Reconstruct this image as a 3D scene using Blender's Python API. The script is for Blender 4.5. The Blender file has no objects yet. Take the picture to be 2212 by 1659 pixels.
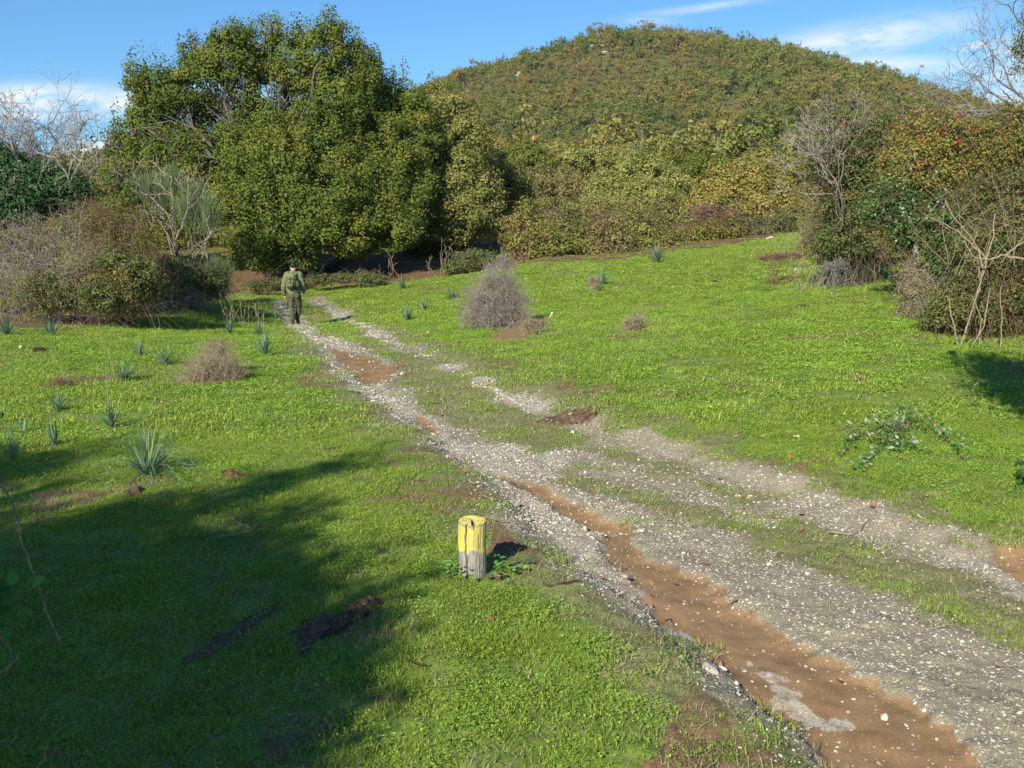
import bpy, bmesh, math, time
import numpy as np
from math import radians as R, sin, cos, pi
from mathutils import Vector, Matrix
T0 = time.time()
S = bpy.context.scene

# ------------------------------------------------------------------ camera, sky, sun, exposure
PITCH = R(9.1); CZ = 1.7; FPX = 995.0; K = 1024/2212
cd = bpy.data.cameras.new('camera'); cam = bpy.data.objects.new('camera', cd)
S.collection.objects.link(cam); S.camera = cam
cam.location = (0, 0, CZ); cam.rotation_euler = (R(90)-PITCH, 0, 0)
cd.sensor_width = 36; cd.lens = 36*FPX/1024; cd.clip_end = 6000; cd.clip_start = 0.05

SUN_EL, SUN_AZ = R(30), R(205)          # azimuth clockwise from +Y: behind the camera, to its left
SUND = np.array([sin(SUN_AZ)*cos(SUN_EL), cos(SUN_AZ)*cos(SUN_EL), sin(SUN_EL)])
ld = bpy.data.lights.new('sun', 'SUN'); ld.energy = 5.0; ld.angle = R(0.55); ld.color = (1, .95, .86)
so = bpy.data.objects.new('sun', ld); S.collection.objects.link(so)
so.rotation_euler = Vector(SUND).to_track_quat('Z', 'Y').to_euler(); so.location = (-20, -40, 30)
S.view_settings.view_transform = 'Standard'; S.view_settings.look = 'None'
S.view_settings.exposure = 0.6; S.view_settings.gamma = 1


def ray(u, v):
    a = (u*K-512)/FPX; b = (384-v*K)/FPX
    return np.array([a, cos(PITCH)+b*sin(PITCH), -sin(PITCH)+b*cos(PITCH)])


def at(u, v, y):
    d = ray(u, v); t = y/d[1]
    return np.array([d[0]*t, y, CZ+d[2]*t])


def mpp(y): return y*K/FPX               # metres per photo pixel at distance y


class NT:
    """small helper for node trees"""
    def __init__(s, nt): s.nt = nt; nt.nodes.clear()
    def n(s, t, **kw):
        n = s.nt.nodes.new(t)
        for k, v in kw.items():
            if k.startswith('i_'):
                key = k[2:]
                key = int(key) if key.isdigit() else key.replace('_', ' ')
                if isinstance(v, tuple) and len(v) == 2 and hasattr(v[0], 'bl_idname'):
                    s.nt.links.new(v[0].outputs[v[1]], n.inputs[key])
                else: n.inputs[key].default_value = v
            else: setattr(n, k, v)
        return n
    def l(s, a, ao, b, bi): s.nt.links.new(a.outputs[ao], b.inputs[bi])
    def math(s, op, a, b=None, c=None, clamp=False):
        n = s.nt.nodes.new('ShaderNodeMath'); n.operation = op; n.use_clamp = clamp
        for i, x in enumerate((a, b, c)):
            if x is None: continue
            if isinstance(x, (int, float)): n.inputs[i].default_value = x
            else: s.nt.links.new(x[0].outputs[x[1]], n.inputs[i])
        return (n, 0)
    def mix(s, f, a, b, blend='MIX'):
        n = s.nt.nodes.new('ShaderNodeMix'); n.data_type = 'RGBA'; n.blend_type = blend
        for i, x in ((0, f), (6, a), (7, b)):
            if isinstance(x, tuple) and len(x) == 2 and hasattr(x[0], 'bl_idname'): s.nt.links.new(x[0].outputs[x[1]], n.inputs[i])
            elif isinstance(x, (int, float)): n.inputs[i].default_value = x
            else: n.inputs[i].default_value = (*x, 1) if len(x) == 3 else x
        return (n, 2)
    def ramp(s, f, cols, interp='LINEAR'):
        n = s.nt.nodes.new('ShaderNodeValToRGB'); cr = n.color_ramp; cr.interpolation = interp
        while len(cr.elements) < len(cols): cr.elements.new(0.5)
        for e, (p, c) in zip(cr.elements, cols):
            e.position = p; e.color = (*c, 1) if hasattr(c, '__len__') else (c, c, c, 1)
        s.nt.links.new(f[0].outputs[f[1]], n.inputs[0]); return (n, 0)
    def noise(s, vec, scale, detail=4, rough=.6, dist=0):
        n = s.nt.nodes.new('ShaderNodeTexNoise'); n.inputs['Scale'].default_value = scale
        n.inputs['Detail'].default_value = detail; n.inputs['Roughness'].default_value = rough
        n.inputs['Distortion'].default_value = dist
        if vec is not None: s.nt.links.new(vec[0].outputs[vec[1]], n.inputs['Vector'])
        return (n, 0)


W = bpy.data.worlds.new('World'); S.world = W; W.use_nodes = True
t = NT(W.node_tree)
sky = t.n('ShaderNodeTexSky'); sky.sky_type = 'NISHITA'; sky.sun_disc = False
sky.sun_elevation = SUN_EL; sky.sun_rotation = SUN_AZ
sky.air_density = 1.0; sky.dust_density = 0.15; sky.ozone_density = 2.2; sky.altitude = 300
tc = t.n('ShaderNodeTexCoord'); sx = t.n('ShaderNodeSeparateXYZ'); t.l(tc, 'Generated', sx, 0)
ysafe = t.math('MAXIMUM', (sx, 1), .02)
ga = t.math('DIVIDE', (sx, 0), ysafe); ge = t.math('DIVIDE', (sx, 2), ysafe)
front = t.math('GREATER_THAN', (sx, 1), .05)
cloud = None
# wisps of cloud, each a patch of sky (azimuth, height, half widths, slope, strength)
for (u, v, wu, wv, sl, st, off) in ((1850, 88, 190, 30, -.16, 1.15, 0), (1920, 142, 190, 22, .02, .75, 3), (2115, 98, 45, 9, -.15, .8, 5),
                                    (2190, 100, 50, 22, -.15, .95, 7), (2200, 190, 80, 80, 0, .8, 9), (1510, 17, 110, 8, -.12, .5, 2), (1395, 45, 60, 10, 0, .3, 4),
                                    (150, 214, 330, 25, .02, 1.3, 11), (60, 250, 260, 10, 0, .8, 13), (190, 330, 60, 16, -.3, 1.3, 16), (150, 350, 120, 12, 0, .8, 17)):
    d = ray(u, v); a0, e0 = d[0]/d[1], d[2]/d[1]; wa, we = wu*K/FPX, wv*K/FPX
    da = t.math('SUBTRACT', ga, a0); de = t.math('SUBTRACT', ge, e0)
    de = t.math('ADD', de, t.math('MULTIPLY', da, sl))
    q = t.math('ADD', t.math('POWER', t.math('DIVIDE', t.math('ABSOLUTE', da), wa), 2.0), t.math('POWER', t.math('DIVIDE', t.math('ABSOLUTE', de), we), 2.0))
    g = t.math('MULTIPLY', t.math('EXPONENT', t.math('MULTIPLY', q, -1.0)), st)
    cloud = g if cloud is None else t.math('MAXIMUM', cloud, g)
cv = t.n('ShaderNodeCombineXYZ'); 
t.nt.links.new(t.math('MULTIPLY', ga, 5.0)[0].outputs[0], cv.inputs[0]); t.nt.links.new(t.math('MULTIPLY', t.math('ADD', ge, t.math('MULTIPLY', ga, -.12)), 19.0)[0].outputs[0], cv.inputs[1])
nz = t.noise((cv, 0), 2.6, 8, .62, .3)
cm = t.math('MULTIPLY', t.math('MULTIPLY', cloud, front), t.math('ADD', t.math('MULTIPLY', t.math('SUBTRACT', nz, .32), 3.6, clamp=True), .12), clamp=True)
bgc = t.mix(1.0, (sky, 0), (0.50, 0.86, 1.16), 'MULTIPLY')
bgm = t.mix(cm, bgc, (7.6, 8.3, 9.0))
bg = t.n('ShaderNodeBackground'); t.nt.links.new(bgm[0].outputs[2], bg.inputs[0]); bg.inputs[1].default_value = 0.083
wo = t.n('ShaderNodeOutputWorld'); t.l(bg, 0, wo, 0)

# ------------------------------------------------------------------ small maths
def hash2(ix, iy, s=0):
    n = (ix.astype(np.int64)*374761393 + iy.astype(np.int64)*668265263 + s*982451653) & 0xffffffff
    n = ((n ^ (n >> 13))*1274126177) & 0xffffffff
    n = n ^ (n >> 16)
    return (n & 0xffffff)/float(0xffffff)


def vn(x, y, s=0):
    ix = np.floor(x); iy = np.floor(y); fx = x-ix; fy = y-iy
    fx = fx*fx*(3-2*fx); fy = fy*fy*(3-2*fy)
    a = hash2(ix, iy, s); b = hash2(ix+1, iy, s); c = hash2(ix, iy+1, s); d = hash2(ix+1, iy+1, s)
    return (a*(1-fx)+b*fx)*(1-fy)+(c*(1-fx)+d*fx)*fy


def fbm(x, y, o=4, s=0):
    r = 0; a = .5; n = 0
    for i in range(o):
        r = r+a*vn(x*2**i+i*17.3, y*2**i-i*9.1, s+i); n += a; a *= .5
    return r/n


def sst(a, b, x):
    t_ = np.clip((x-a)/(b-a), 0, 1); return t_*t_*(3-2*t_)

# ------------------------------------------------------------------ terrain heights
ctl = [(1020, 1258, 4.9), (300, 1659, 3.1), (1100, 1659, 3.1), (2000, 1659, 3.1), (2212, 1300, 4.4), (320, 1000, 7.6), (1500, 1040, 6.9), (2140, 1000, 7.0),
       (0, 900, 9.5), (900, 900, 10), (1240, 888, 9.8), (2000, 800, 10.2), (2100, 765, 11.0), (440, 860, 11), (800, 790, 13.5), (1500, 750, 13), (1970, 635, 17),
       (1080, 740, 16), (350, 770, 15), (60, 705, 19.5), (640, 745, 17), (640, 730, 20), (638, 714, 23.5), (637, 700, 27.4), (632, 676, 30), (690, 650, 33), (590, 650, 33), (640, 620, 38), (700, 580, 42), (1000, 590, 38),
       (1130, 568, 36), (400, 660, 26), (250, 700, 22), (1400, 548, 38), (1700, 508, 46), (1700, 620, 22), (1850, 575, 24), (1350, 640, 24), (750, 690, 28.2), (1150, 640, 25)]
cp = [at(*c) for c in ctl]
cp += [np.array(c, float) for c in ((0, 0, 0.02), (-3, 0, .1), (3, 0, 0.0), (-7, -6, .3), (7, -6, .1), (0, -20, .3), (-25, -10, .5), (25, -10, .7), (-25, 42, .3), (-60, 70, 1), (0, 75, 2.4), (40, 62, 3.4),
                                  (70, 100, 5), (0, 115, 4), (-80, 120, 4), (25, 20, 1.2), (45, 30, 2.5), (-20, 14, .1), (-45, 30, .3), (9, 8.5, .15), (-12, 8, 0), (0, 55, 1.0), (22, 55, 1.9), (-40, -40, .5), (40, -40, .8))]
cp = np.array(cp)
def tpsk(r2): return np.where(r2 > 1e-9, .5*r2*np.log(r2+1e-12), 0)
n_ = len(cp); A = np.zeros((n_+3, n_+3)); D2 = ((cp[:, None, :2]-cp[None, :, :2])**2).sum(-1)
A[:n_, :n_] = tpsk(D2)+np.eye(n_)*.3; A[:n_, n_:] = np.c_[np.ones(n_), cp[:, :2]]; A[n_:, :n_] = A[:n_, n_:].T
wts = np.linalg.solve(A, np.r_[cp[:, 2], 0, 0, 0])


def hbase(x, y):
    x = np.asarray(x, float); y = np.asarray(y, float); sh = x.shape; x = x.ravel(); y = y.ravel()
    out = np.full(x.shape, 4.0)
    r = np.hypot(x, y); s = sst(70, 130, r); m = r < 131
    if m.any():
        xm, ym = x[m], y[m]; z = wts[n_]+wts[n_+1]*xm+wts[n_+2]*ym
        for i in range(n_): z = z+wts[i]*tpsk((xm-cp[i, 0])**2+(ym-cp[i, 1])**2)
        out[m] = np.clip(z, -3, 8)*(1-s[m])+4*s[m]
    hill = 71*np.exp(-(((x-62)/158)**2)-((y-440)/(150))**2)
    hill += 9*np.exp(-(((x+175)/90)**2)-((y-390)/110)**2)
    rough = (fbm(x/40, y/40, 4, 5)-.5)*8*sst(150, 300, r)*np.clip(hill/20, 0, 1)
    out = out+hill+rough
    return out.reshape(sh)


def gpt(u, v, f=None):
    """where the sight line through a point of the photograph meets the ground"""
    f = f or hbase; d = ray(u, v); ts = np.geomspace(1.0, 400, 900)
    p = d[None]*ts[:, None]; z = CZ+p[:, 2]; g = f(p[:, 0], p[:, 1]); b = np.nonzero(z < g)[0]
    if not len(b): return None
    i = b[0]
    if i == 0: return np.array([p[0, 0], p[0, 1], g[0]])
    e0, e1 = z[i-1]-g[i-1], z[i]-g[i]; w = e0/(e0-e1); t_ = ts[i-1]+(ts[i]-ts[i-1])*w; q = d*t_
    return np.array([q[0], q[1], float(f(np.array([q[0]]), np.array([q[1]]))[0])])


def polyw(pts, drop=0.0):
    f = (lambda x, y: hbase(x, y)-drop*np.clip(1-sst(6.5, 16, np.hypot(x, y))*.7, 0, 1)) if drop else hbase
    return np.array([gpt(u, v, f)[:2] for u, v in pts])


def sdist(poly, x, y):
    """signed distance to a closed outline, positive inside"""
    d = np.full(x.shape, 1e9); ins = np.zeros(x.shape, bool); n = len(poly)
    for i in range(n):
        a = poly[i]; b = poly[(i+1) % n]; e = b-a; L = (e**2).sum()+1e-12
        px_, py_ = x-a[0], y-a[1]; t_ = np.clip((px_*e[0]+py_*e[1])/L, 0, 1)
        d = np.minimum(d, (px_-t_*e[0])**2+(py_-t_*e[1])**2)
        c = ((a[1] > y) != (b[1] > y)); 
        with np.errstate(divide='ignore', invalid='ignore'):
            xi = (b[0]-a[0])*(y-a[1])/(b[1]-a[1]+1e-15)+a[0]
        ins ^= c & (x < xi)
    return np.where(ins, 1, -1)*np.sqrt(d)


LEFT = [(575, 648), (600, 690), (630, 725), (680, 775), (760, 835), (850, 890), (905, 940), (985, 995), (1055, 1050), (1100, 1110), (1190, 1190), (1290, 1265), (1370, 1325), (1480, 1400), (1560, 1490), (1640, 1580), (1710, 1659), (1800, 1780)]
G1 = polyw(LEFT+[(2600, 1780), (2600, 1480), (2212, 1350), (2060, 1300), (1900, 1240), (1740, 1180), (1600, 1115), (1450, 1075), (1300, 1045), (1200, 1010), (1245, 962), (1130, 940), (1010, 905), (900, 855), (868, 805), (850, 775), (765, 742), (705, 716), (672, 690), (630, 650)])
G2 = polyw(drop=.1, pts=[(660, 645), (735, 695), (850, 752), (950, 792), (1060, 850), (1180, 912), (1290, 955), (1400, 995), (1550, 1050), (1700, 1105), (1860, 1175), (2000, 1230), (2212, 1310), (2600, 1440), (2600, 1290), (2212, 1215), (2080, 1165), (1900, 1105), (1740, 1055), (1600, 1015), (1450, 965), (1330, 925), (1200, 885), (1080, 832), (960, 778), (860, 728), (775, 682), (700, 643)])
MEDIAN = polyw(drop=.06, pts=[(1180, 960), (1250, 940), (1400, 985), (1560, 1045), (1700, 1100), (1860, 1170), (2000, 1225), (2212, 1305), (2600, 1440), (2600, 1500), (2212, 1350), (2060, 1300), (1900, 1240), (1740, 1185), (1600, 1120), (1450, 1080), (1300, 1050), (1200, 1010)])
STRIP = polyw(drop=.05, pts=[(1500, 1080), (1700, 1130), (1800, 1162), (1900, 1200), (2000, 1240), (2100, 1280), (2212, 1320), (2400, 1385), (2400, 1400), (2212, 1338), (2090, 1298), (1980, 1262), (1880, 1228), (1780, 1190), (1660, 1140), (1500, 1090)])
ROAD = polyw(LEFT+[(2600, 1780), (2600, 1280), (2212, 1190), (2000, 1120), (1740, 1040), (1450, 940), (1200, 870), (1080, 820), (960, 765), (860, 715), (775, 675), (710, 640)])
DIRT = [polyw(p, .12) for p in (
    [(705, 750), (745, 758), (800, 770), (845, 795), (885, 775), (850, 810), (800, 830), (745, 805)],
    [(885, 895), (925, 905), (960, 935), (945, 945), (905, 925)],
    [(1075, 1030), (1130, 1045), (1215, 1080), (1270, 1110), (1330, 1128), (1385, 1120), (1360, 1165), (1400, 1205), (1450, 1215), (1560, 1290), (1640, 1345), (1760, 1430), (1880, 1490), (1990, 1560), (2100, 1640), (2180, 1780), (1830, 1780), (1720, 1640), (1640, 1570), (1560, 1480), (1480, 1395), (1400, 1330), (1360, 1265), (1300, 1200), (1290, 1150), (1200, 1110), (1110, 1065)],
    [(2120, 1195), (2212, 1215), (2300, 1280), (2212, 1275), (2150, 1240)],
    [(1050, 722), (1110, 705), (1180, 715), (1130, 738), (1060, 745)], [(1245, 745), (1280, 735), (1275, 752)])]
SED = [polyw(p, .13) for p in ([(1620, 1450), (1660, 1470), (1710, 1515), (1680, 1522), (1640, 1490)], [(1700, 1540), (1760, 1548), (1820, 1585), (1775, 1590)],
                          [(1770, 1570), (1830, 1590), (1880, 1640), (1900, 1700), (1840, 1690), (1800, 1620)], [(1470, 1380), (1520, 1395), (1500, 1400)])]
WHITE = [polyw(p, .1) for p in ([(1080, 1050), (1150, 1075), (1260, 1135), (1320, 1170), (1390, 1240), (1400, 1310), (1330, 1290), (1240, 1210), (1150, 1130)],
                            [(690, 780), (760, 800), (850, 850), (920, 900), (1000, 960), (1130, 950), (1220, 975), (1190, 1030), (1090, 1030), (1000, 985), (900, 925), (800, 860), (730, 810)],
                            [(900, 770), (1040, 815), (1180, 880), (1160, 905), (1020, 840), (900, 795)], [(2000, 1185), (2212, 1240), (2400, 1330), (2212, 1300), (2030, 1215)],
                            [(600, 652), (625, 652), (680, 710), (780, 750), (760, 770), (680, 740)], [(680, 648), (770, 690), (860, 740), (850, 750), (740, 700)])]
DARKS = [polyw(p) for p in ([(1160, 890), (1210, 880), (1300, 882), (1290, 895), (1220, 902), (1180, 900)], [(790, 1300), (840, 1305), (800, 1345), (700, 1390), (640, 1390), (660, 1360), (740, 1345)],
                            [(440, 1390), (470, 1375), (480, 1390), (445, 1410)],
                            [(1050, 1170), (1110, 1165), (1120, 1180), (1085, 1195), (1055, 1200)], [(265, 1062), (320, 1060), (315, 1072), (270, 1076)], [(65, 757), (105, 757), (100, 763), (70, 763)],
                            [(810, 1190), (840, 1185), (835, 1205), (815, 1210)], [(1170, 1275), (1250, 1275), (1240, 1285), (1180, 1283)], [(480, 1022), (540, 1022), (535, 1032), (485, 1032)],
                            [(1500, 660), (1540, 652), (1590, 644), (1550, 655)], [(1530, 608), (1560, 603), (1555, 609), (1535, 612)],
                            [(690, 970), (740, 960), (735, 975), (700, 980)], [(1180, 1350), (1210, 1355), (1190, 1370)])]


def masks(x, y):
    r = np.hypot(x, y); sc = np.clip(r/8, .6, 3)
    n1 = (fbm(x*2.2, y*2.2, 4, 11)-.5); n2 = (fbm(x*9, y*9, 3, 21)-.5); n3 = fbm(x*.55, y*.55, 3, 31)-.5
    m = {}
    g1 = sdist(G1, x, y); g2 = sdist(G2, x, y); road = sdist(ROAD, x, y)
    g = np.maximum(g1, g2)
    gg = g+n1*.38*sc**.4+n2*.22
    m['gravel'] = sst(-.12, .14, gg)
    md_ = sdist(MEDIAN, x, y); st_ = sst(-.06, .05, sdist(STRIP, x, y)+n2*.1)
    m['gravel'] = np.clip(np.maximum(m['gravel'], sst(-.1, .15, md_)*np.clip(.62+n1*1.6, .2, .9))*(1-.9*st_), 0, 1)
    m['worn'] = np.clip(sst(-.75, .1, road+n1*.9+n2*.4), 0, 1)
    m['road'] = road
    d = np.max([sdist(p, x, y) for p in DIRT], 0); m['dirt'] = sst(-.03, .05, d+n1*.12+n2*.16)
    d = np.max([sdist(p, x, y) for p in SED], 0); m['sed'] = .62*sst(-.03, .05, d+n1*.16+n2*.36)
    d = np.max([sdist(p, x, y) for p in WHITE], 0); m['white'] = sst(-.12, .12, d+n1*.3+n2*.2)
    d = np.max([sdist(p, x, y) for p in DARKS], 0); m['dark'] = sst(-.03, .04, d+n1*.13+n2*.12)
    bare = fbm(x*1.4, y*1.4, 5, 77)*.75+n2*.18
    m['bare'] = sst(.475, .55, bare)*(r < 70)*.8*(1-.85*sst(-.3, .3, road))
    # the trampled, litter covered ground under the wood and the bushes
    wood = sdist(WOOD, x, y); m['litter'] = sst(-.3, .6, wood+n1*1.4)
    return m


WOOD = np.array([gpt(u, v)[:2] for u, v in ((480, 655), (520, 640), (590, 640), (700, 622), (780, 614), (900, 606), (970, 597), (1060, 590), (1150, 572), (1300, 566), (1400, 555), (1560, 535), (1720, 506))]
                + [(32, 58), (60, 80), (0, 90), (-60, 90), (-70, 30), (-35, 14.0)] + [gpt(u, v)[:2] for u, v in ((0, 712), (150, 715), (280, 705), (330, 695), (400, 672))])


def height(x, y, m=None):
    x = np.asarray(x, float); y = np.asarray(y, float)
    z = hbase(x, y); r = np.hypot(x, y)
    road = sdist(ROAD, x, y) if m is None else m['road']
    near = 1-sst(40, 70, r)
    z = z+((fbm(x*.5, y*.5, 3, 41)-.5)*.14+(fbm(x*3.1, y*3.1, 3, 43)-.5)*.045)*near
    w = (fbm(x*4, y*4, 2, 47)-.5)*.12
    cut = np.clip(1-sst(6.5, 16, r)*.7, 0, 1)
    z = z-sst(-.12, .22, road+w)*.10*cut*(1-sst(30, 38, r))
    if m is not None:
        z = z-m['dirt']*.035*cut+(fbm(x*14, y*14, 2, 49)-.5)*.03*(1-sst(12, 20, r))*(1-.6*m['dirt'])
        z = z+m['dark']*.03*(fbm(x*11, y*11, 3, 53))
    return z


def H1(x, y):
    a = np.array([float(x)]); b = np.array([float(y)])
    return float(height(a, b, masks(a, b))[0])

# ------------------------------------------------------------------ mesh building
COL = S.collection


class Geo:
    def __init__(s): s.v = []; s.f = {3: [], 4: []}; s.r = []; s.n = 0
    def add(s, v, f, r=None):
        v = np.asarray(v, float).reshape(-1, 3); f = np.asarray(f, int)
        s.f[f.shape[1]].append(f+s.n); s.v.append(v); s.n += len(v)
        s.r.append(np.full(len(v), .5) if r is None else np.broadcast_to(np.asarray(r, float), (len(v),)))
    def tube(s, pts, rad, k=4, r=None):
        pts = np.asarray(pts, float); rad = np.broadcast_to(np.asarray(rad, float), (len(pts),))
        tg = np.gradient(pts, axis=0); tg /= np.linalg.norm(tg, axis=1)[:, None]+1e-9
        up = np.array([0, 0, 1.]) if abs(tg[0, 2]) < .9 else np.array([1., 0, 0])
        a = np.cross(tg, up); a /= np.linalg.norm(a, axis=1)[:, None]+1e-9; b = np.cross(tg, a)
        th = np.arange(k)*2*pi/k
        v = pts[:, None]+(a[:, None]*np.cos(th)[None, :, None]+b[:, None]*np.sin(th)[None, :, None])*rad[:, None, None]
        n = len(pts); i = np.arange(n-1)[:, None]*k; j = np.arange(k)[None]; j2 = (j+1) % k
        f = np.stack([i+j, i+j2, i+k+j2, i+k+j], -1).reshape(-1, 4)
        s.add(v.reshape(-1, 3), f, r)
    def leaves(s, c, n, size, asp, r, rng, fold=.25):
        """folded four-cornered leaves at c, facing about n"""
        N = len(c); n = n/(np.linalg.norm(n, axis=1)[:, None]+1e-9)
        q = rng.normal(size=(N, 3)); a = np.cross(n, q); a /= np.linalg.norm(a, axis=1)[:, None]+1e-9; b = np.cross(n, a)
        L = (np.asarray(size)*rng.uniform(.65, 1.3, N))[:, None]; Wd = L*asp
        v = np.stack([c-a*L*.5, c+b*Wd*.5+n*L*fold*.4, c+a*L*.5, c-b*Wd*.5+n*L*fold*.4], 1)
        f = np.arange(N*4).reshape(-1, 4); s.add(v.reshape(-1, 3), f, np.repeat(r, 4))
    def mesh(s, name, smooth=False):
        me = bpy.data.meshes.new(name); v = np.concatenate(s.v); me.vertices.add(len(v)); me.vertices.foreach_set('co', v.ravel().astype(np.float32))
        loops = []; st = []; c = 0
        for k in (3, 4):
            if s.f[k]:
                f = np.concatenate(s.f[k]); loops.append(f.ravel()); st.append(c+np.arange(len(f))*k); c += f.size
        lp = np.concatenate(loops); st = np.concatenate(st)
        me.loops.add(len(lp)); me.loops.foreach_set('vertex_index', lp.astype(np.int32))
        me.polygons.add(len(st)); me.polygons.foreach_set('loop_start', st.astype(np.int32))
        me.polygons.foreach_set('use_smooth', np.full(len(st), smooth))
        at_ = me.attributes.new('rnd', 'FLOAT', 'POINT'); at_.data.foreach_set('value', np.concatenate(s.r).astype(np.float32))
        me.update(calc_edges=True); me.validate(); return me


def obj(name, me, mat=None, parent=None, loc=None):
    if isinstance(me, Geo): me = me.mesh(name)
    o = bpy.data.objects.new(name, me); COL.objects.link(o)
    if mat is not None:
        me.materials.clear()
        for m in (mat if isinstance(mat, (list, tuple)) else [mat]): me.materials.append(m)
    if parent: o.parent = parent
    if loc is not None: o.location = loc
    return o


def tag(o, label=None, cat=None, group=None, kind=None):
    for k, v in (('label', label), ('category', cat), ('group', group), ('kind', kind)):
        if v: o[k] = v
    return o


def thing(name, label, cat, loc, group=None):
    o = bpy.data.objects.new(name, None); COL.objects.link(o); o.location = [float(q) for q in loc]; o.empty_display_size = .2
    return tag(o, label, cat, group)


def recentre(g, loc):
    loc = np.asarray(loc, float); g.v = [v-loc for v in g.v]; return g

# ------------------------------------------------------------------ materials
def mat(name):
    m = bpy.data.materials.new(name); m.use_nodes = True; return m, NT(m.node_tree)


def out(t, sh, disp=None):
    o = t.n('ShaderNodeOutputMaterial'); t.nt.links.new(sh[0].outputs[sh[1]], o.inputs[0])


def prin(t, col, rough=.7, spec=.3, bump=None, bstr=.3, bdist=.01):
    p = t.n('ShaderNodeBsdfPrincipled')
    if isinstance(col, tuple) and hasattr(col[0], 'bl_idname'): t.nt.links.new(col[0].outputs[col[1]], p.inputs['Base Color'])
    else: p.inputs['Base Color'].default_value = (*col, 1)
    p.inputs['Roughness'].default_value = rough; p.inputs['Specular IOR Level'].default_value = spec
    if bump is not None:
        b = t.n('ShaderNodeBump'); b.inputs['Strength'].default_value = bstr; b.inputs['Distance'].default_value = bdist
        t.nt.links.new(bump[0].outputs[bump[1]], b.inputs['Height']); t.l(b, 0, p, 'Normal')
    return (p, 0)


def leafmat(name, cols, trans=.3, big=.8, gain=1.55, rough=.55, perobj=0.0, spec=.1, drift=0.0):
    """cols: list of (position, colour) along the leaf's own random number"""
    m, t = mat(name); a = t.n('ShaderNodeAttribute', attribute_name='rnd'); f = (a, 'Fac')
    if perobj:
        oi = t.n('ShaderNodeObjectInfo'); f = t.math('ADD', t.math('MULTIPLY', f, 1-perobj), t.math('MULTIPLY', (oi, 'Random'), perobj))
    if drift: gd = t.n('ShaderNodeNewGeometry'); f = t.math('ADD', f, t.math('MULTIPLY', t.math('SUBTRACT', t.noise((gd, 'Position'), .014, 3, .6), .5), drift))
    c = t.ramp(f, cols)
    ge_ = t.n('ShaderNodeNewGeometry'); nz = t.noise((ge_, 'Position'), big, 3, .6)
    k = t.math('MULTIPLY_ADD', nz, .9*gain, .55*gain)
    hs = t.n('ShaderNodeHueSaturation'); t.nt.links.new(c[0].outputs[0], hs.inputs['Color']); t.nt.links.new(k[0].outputs[0], hs.inputs['Value'])
    p = prin(t, (hs, 0), rough, spec); tr = t.n('ShaderNodeBsdfTranslucent'); t.l(hs, 0, tr, 0)
    mx = t.n('ShaderNodeMixShader'); mx.inputs[0].default_value = trans; t.nt.links.new(p[0].outputs[0], mx.inputs[1]); t.l(tr, 0, mx, 2)
    out(t, (mx, 0)); return m


def barkmat(name, c1, c2, scale=18):
    m, t = mat(name); g = t.n('ShaderNodeNewGeometry'); nz = t.noise((g, 'Position'), scale, 5, .65)
    c = t.ramp(nz, [(.3, c1), (.7, c2)]); out(t, prin(t, c, .85, .15, nz, .6, .02)); return m


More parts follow.
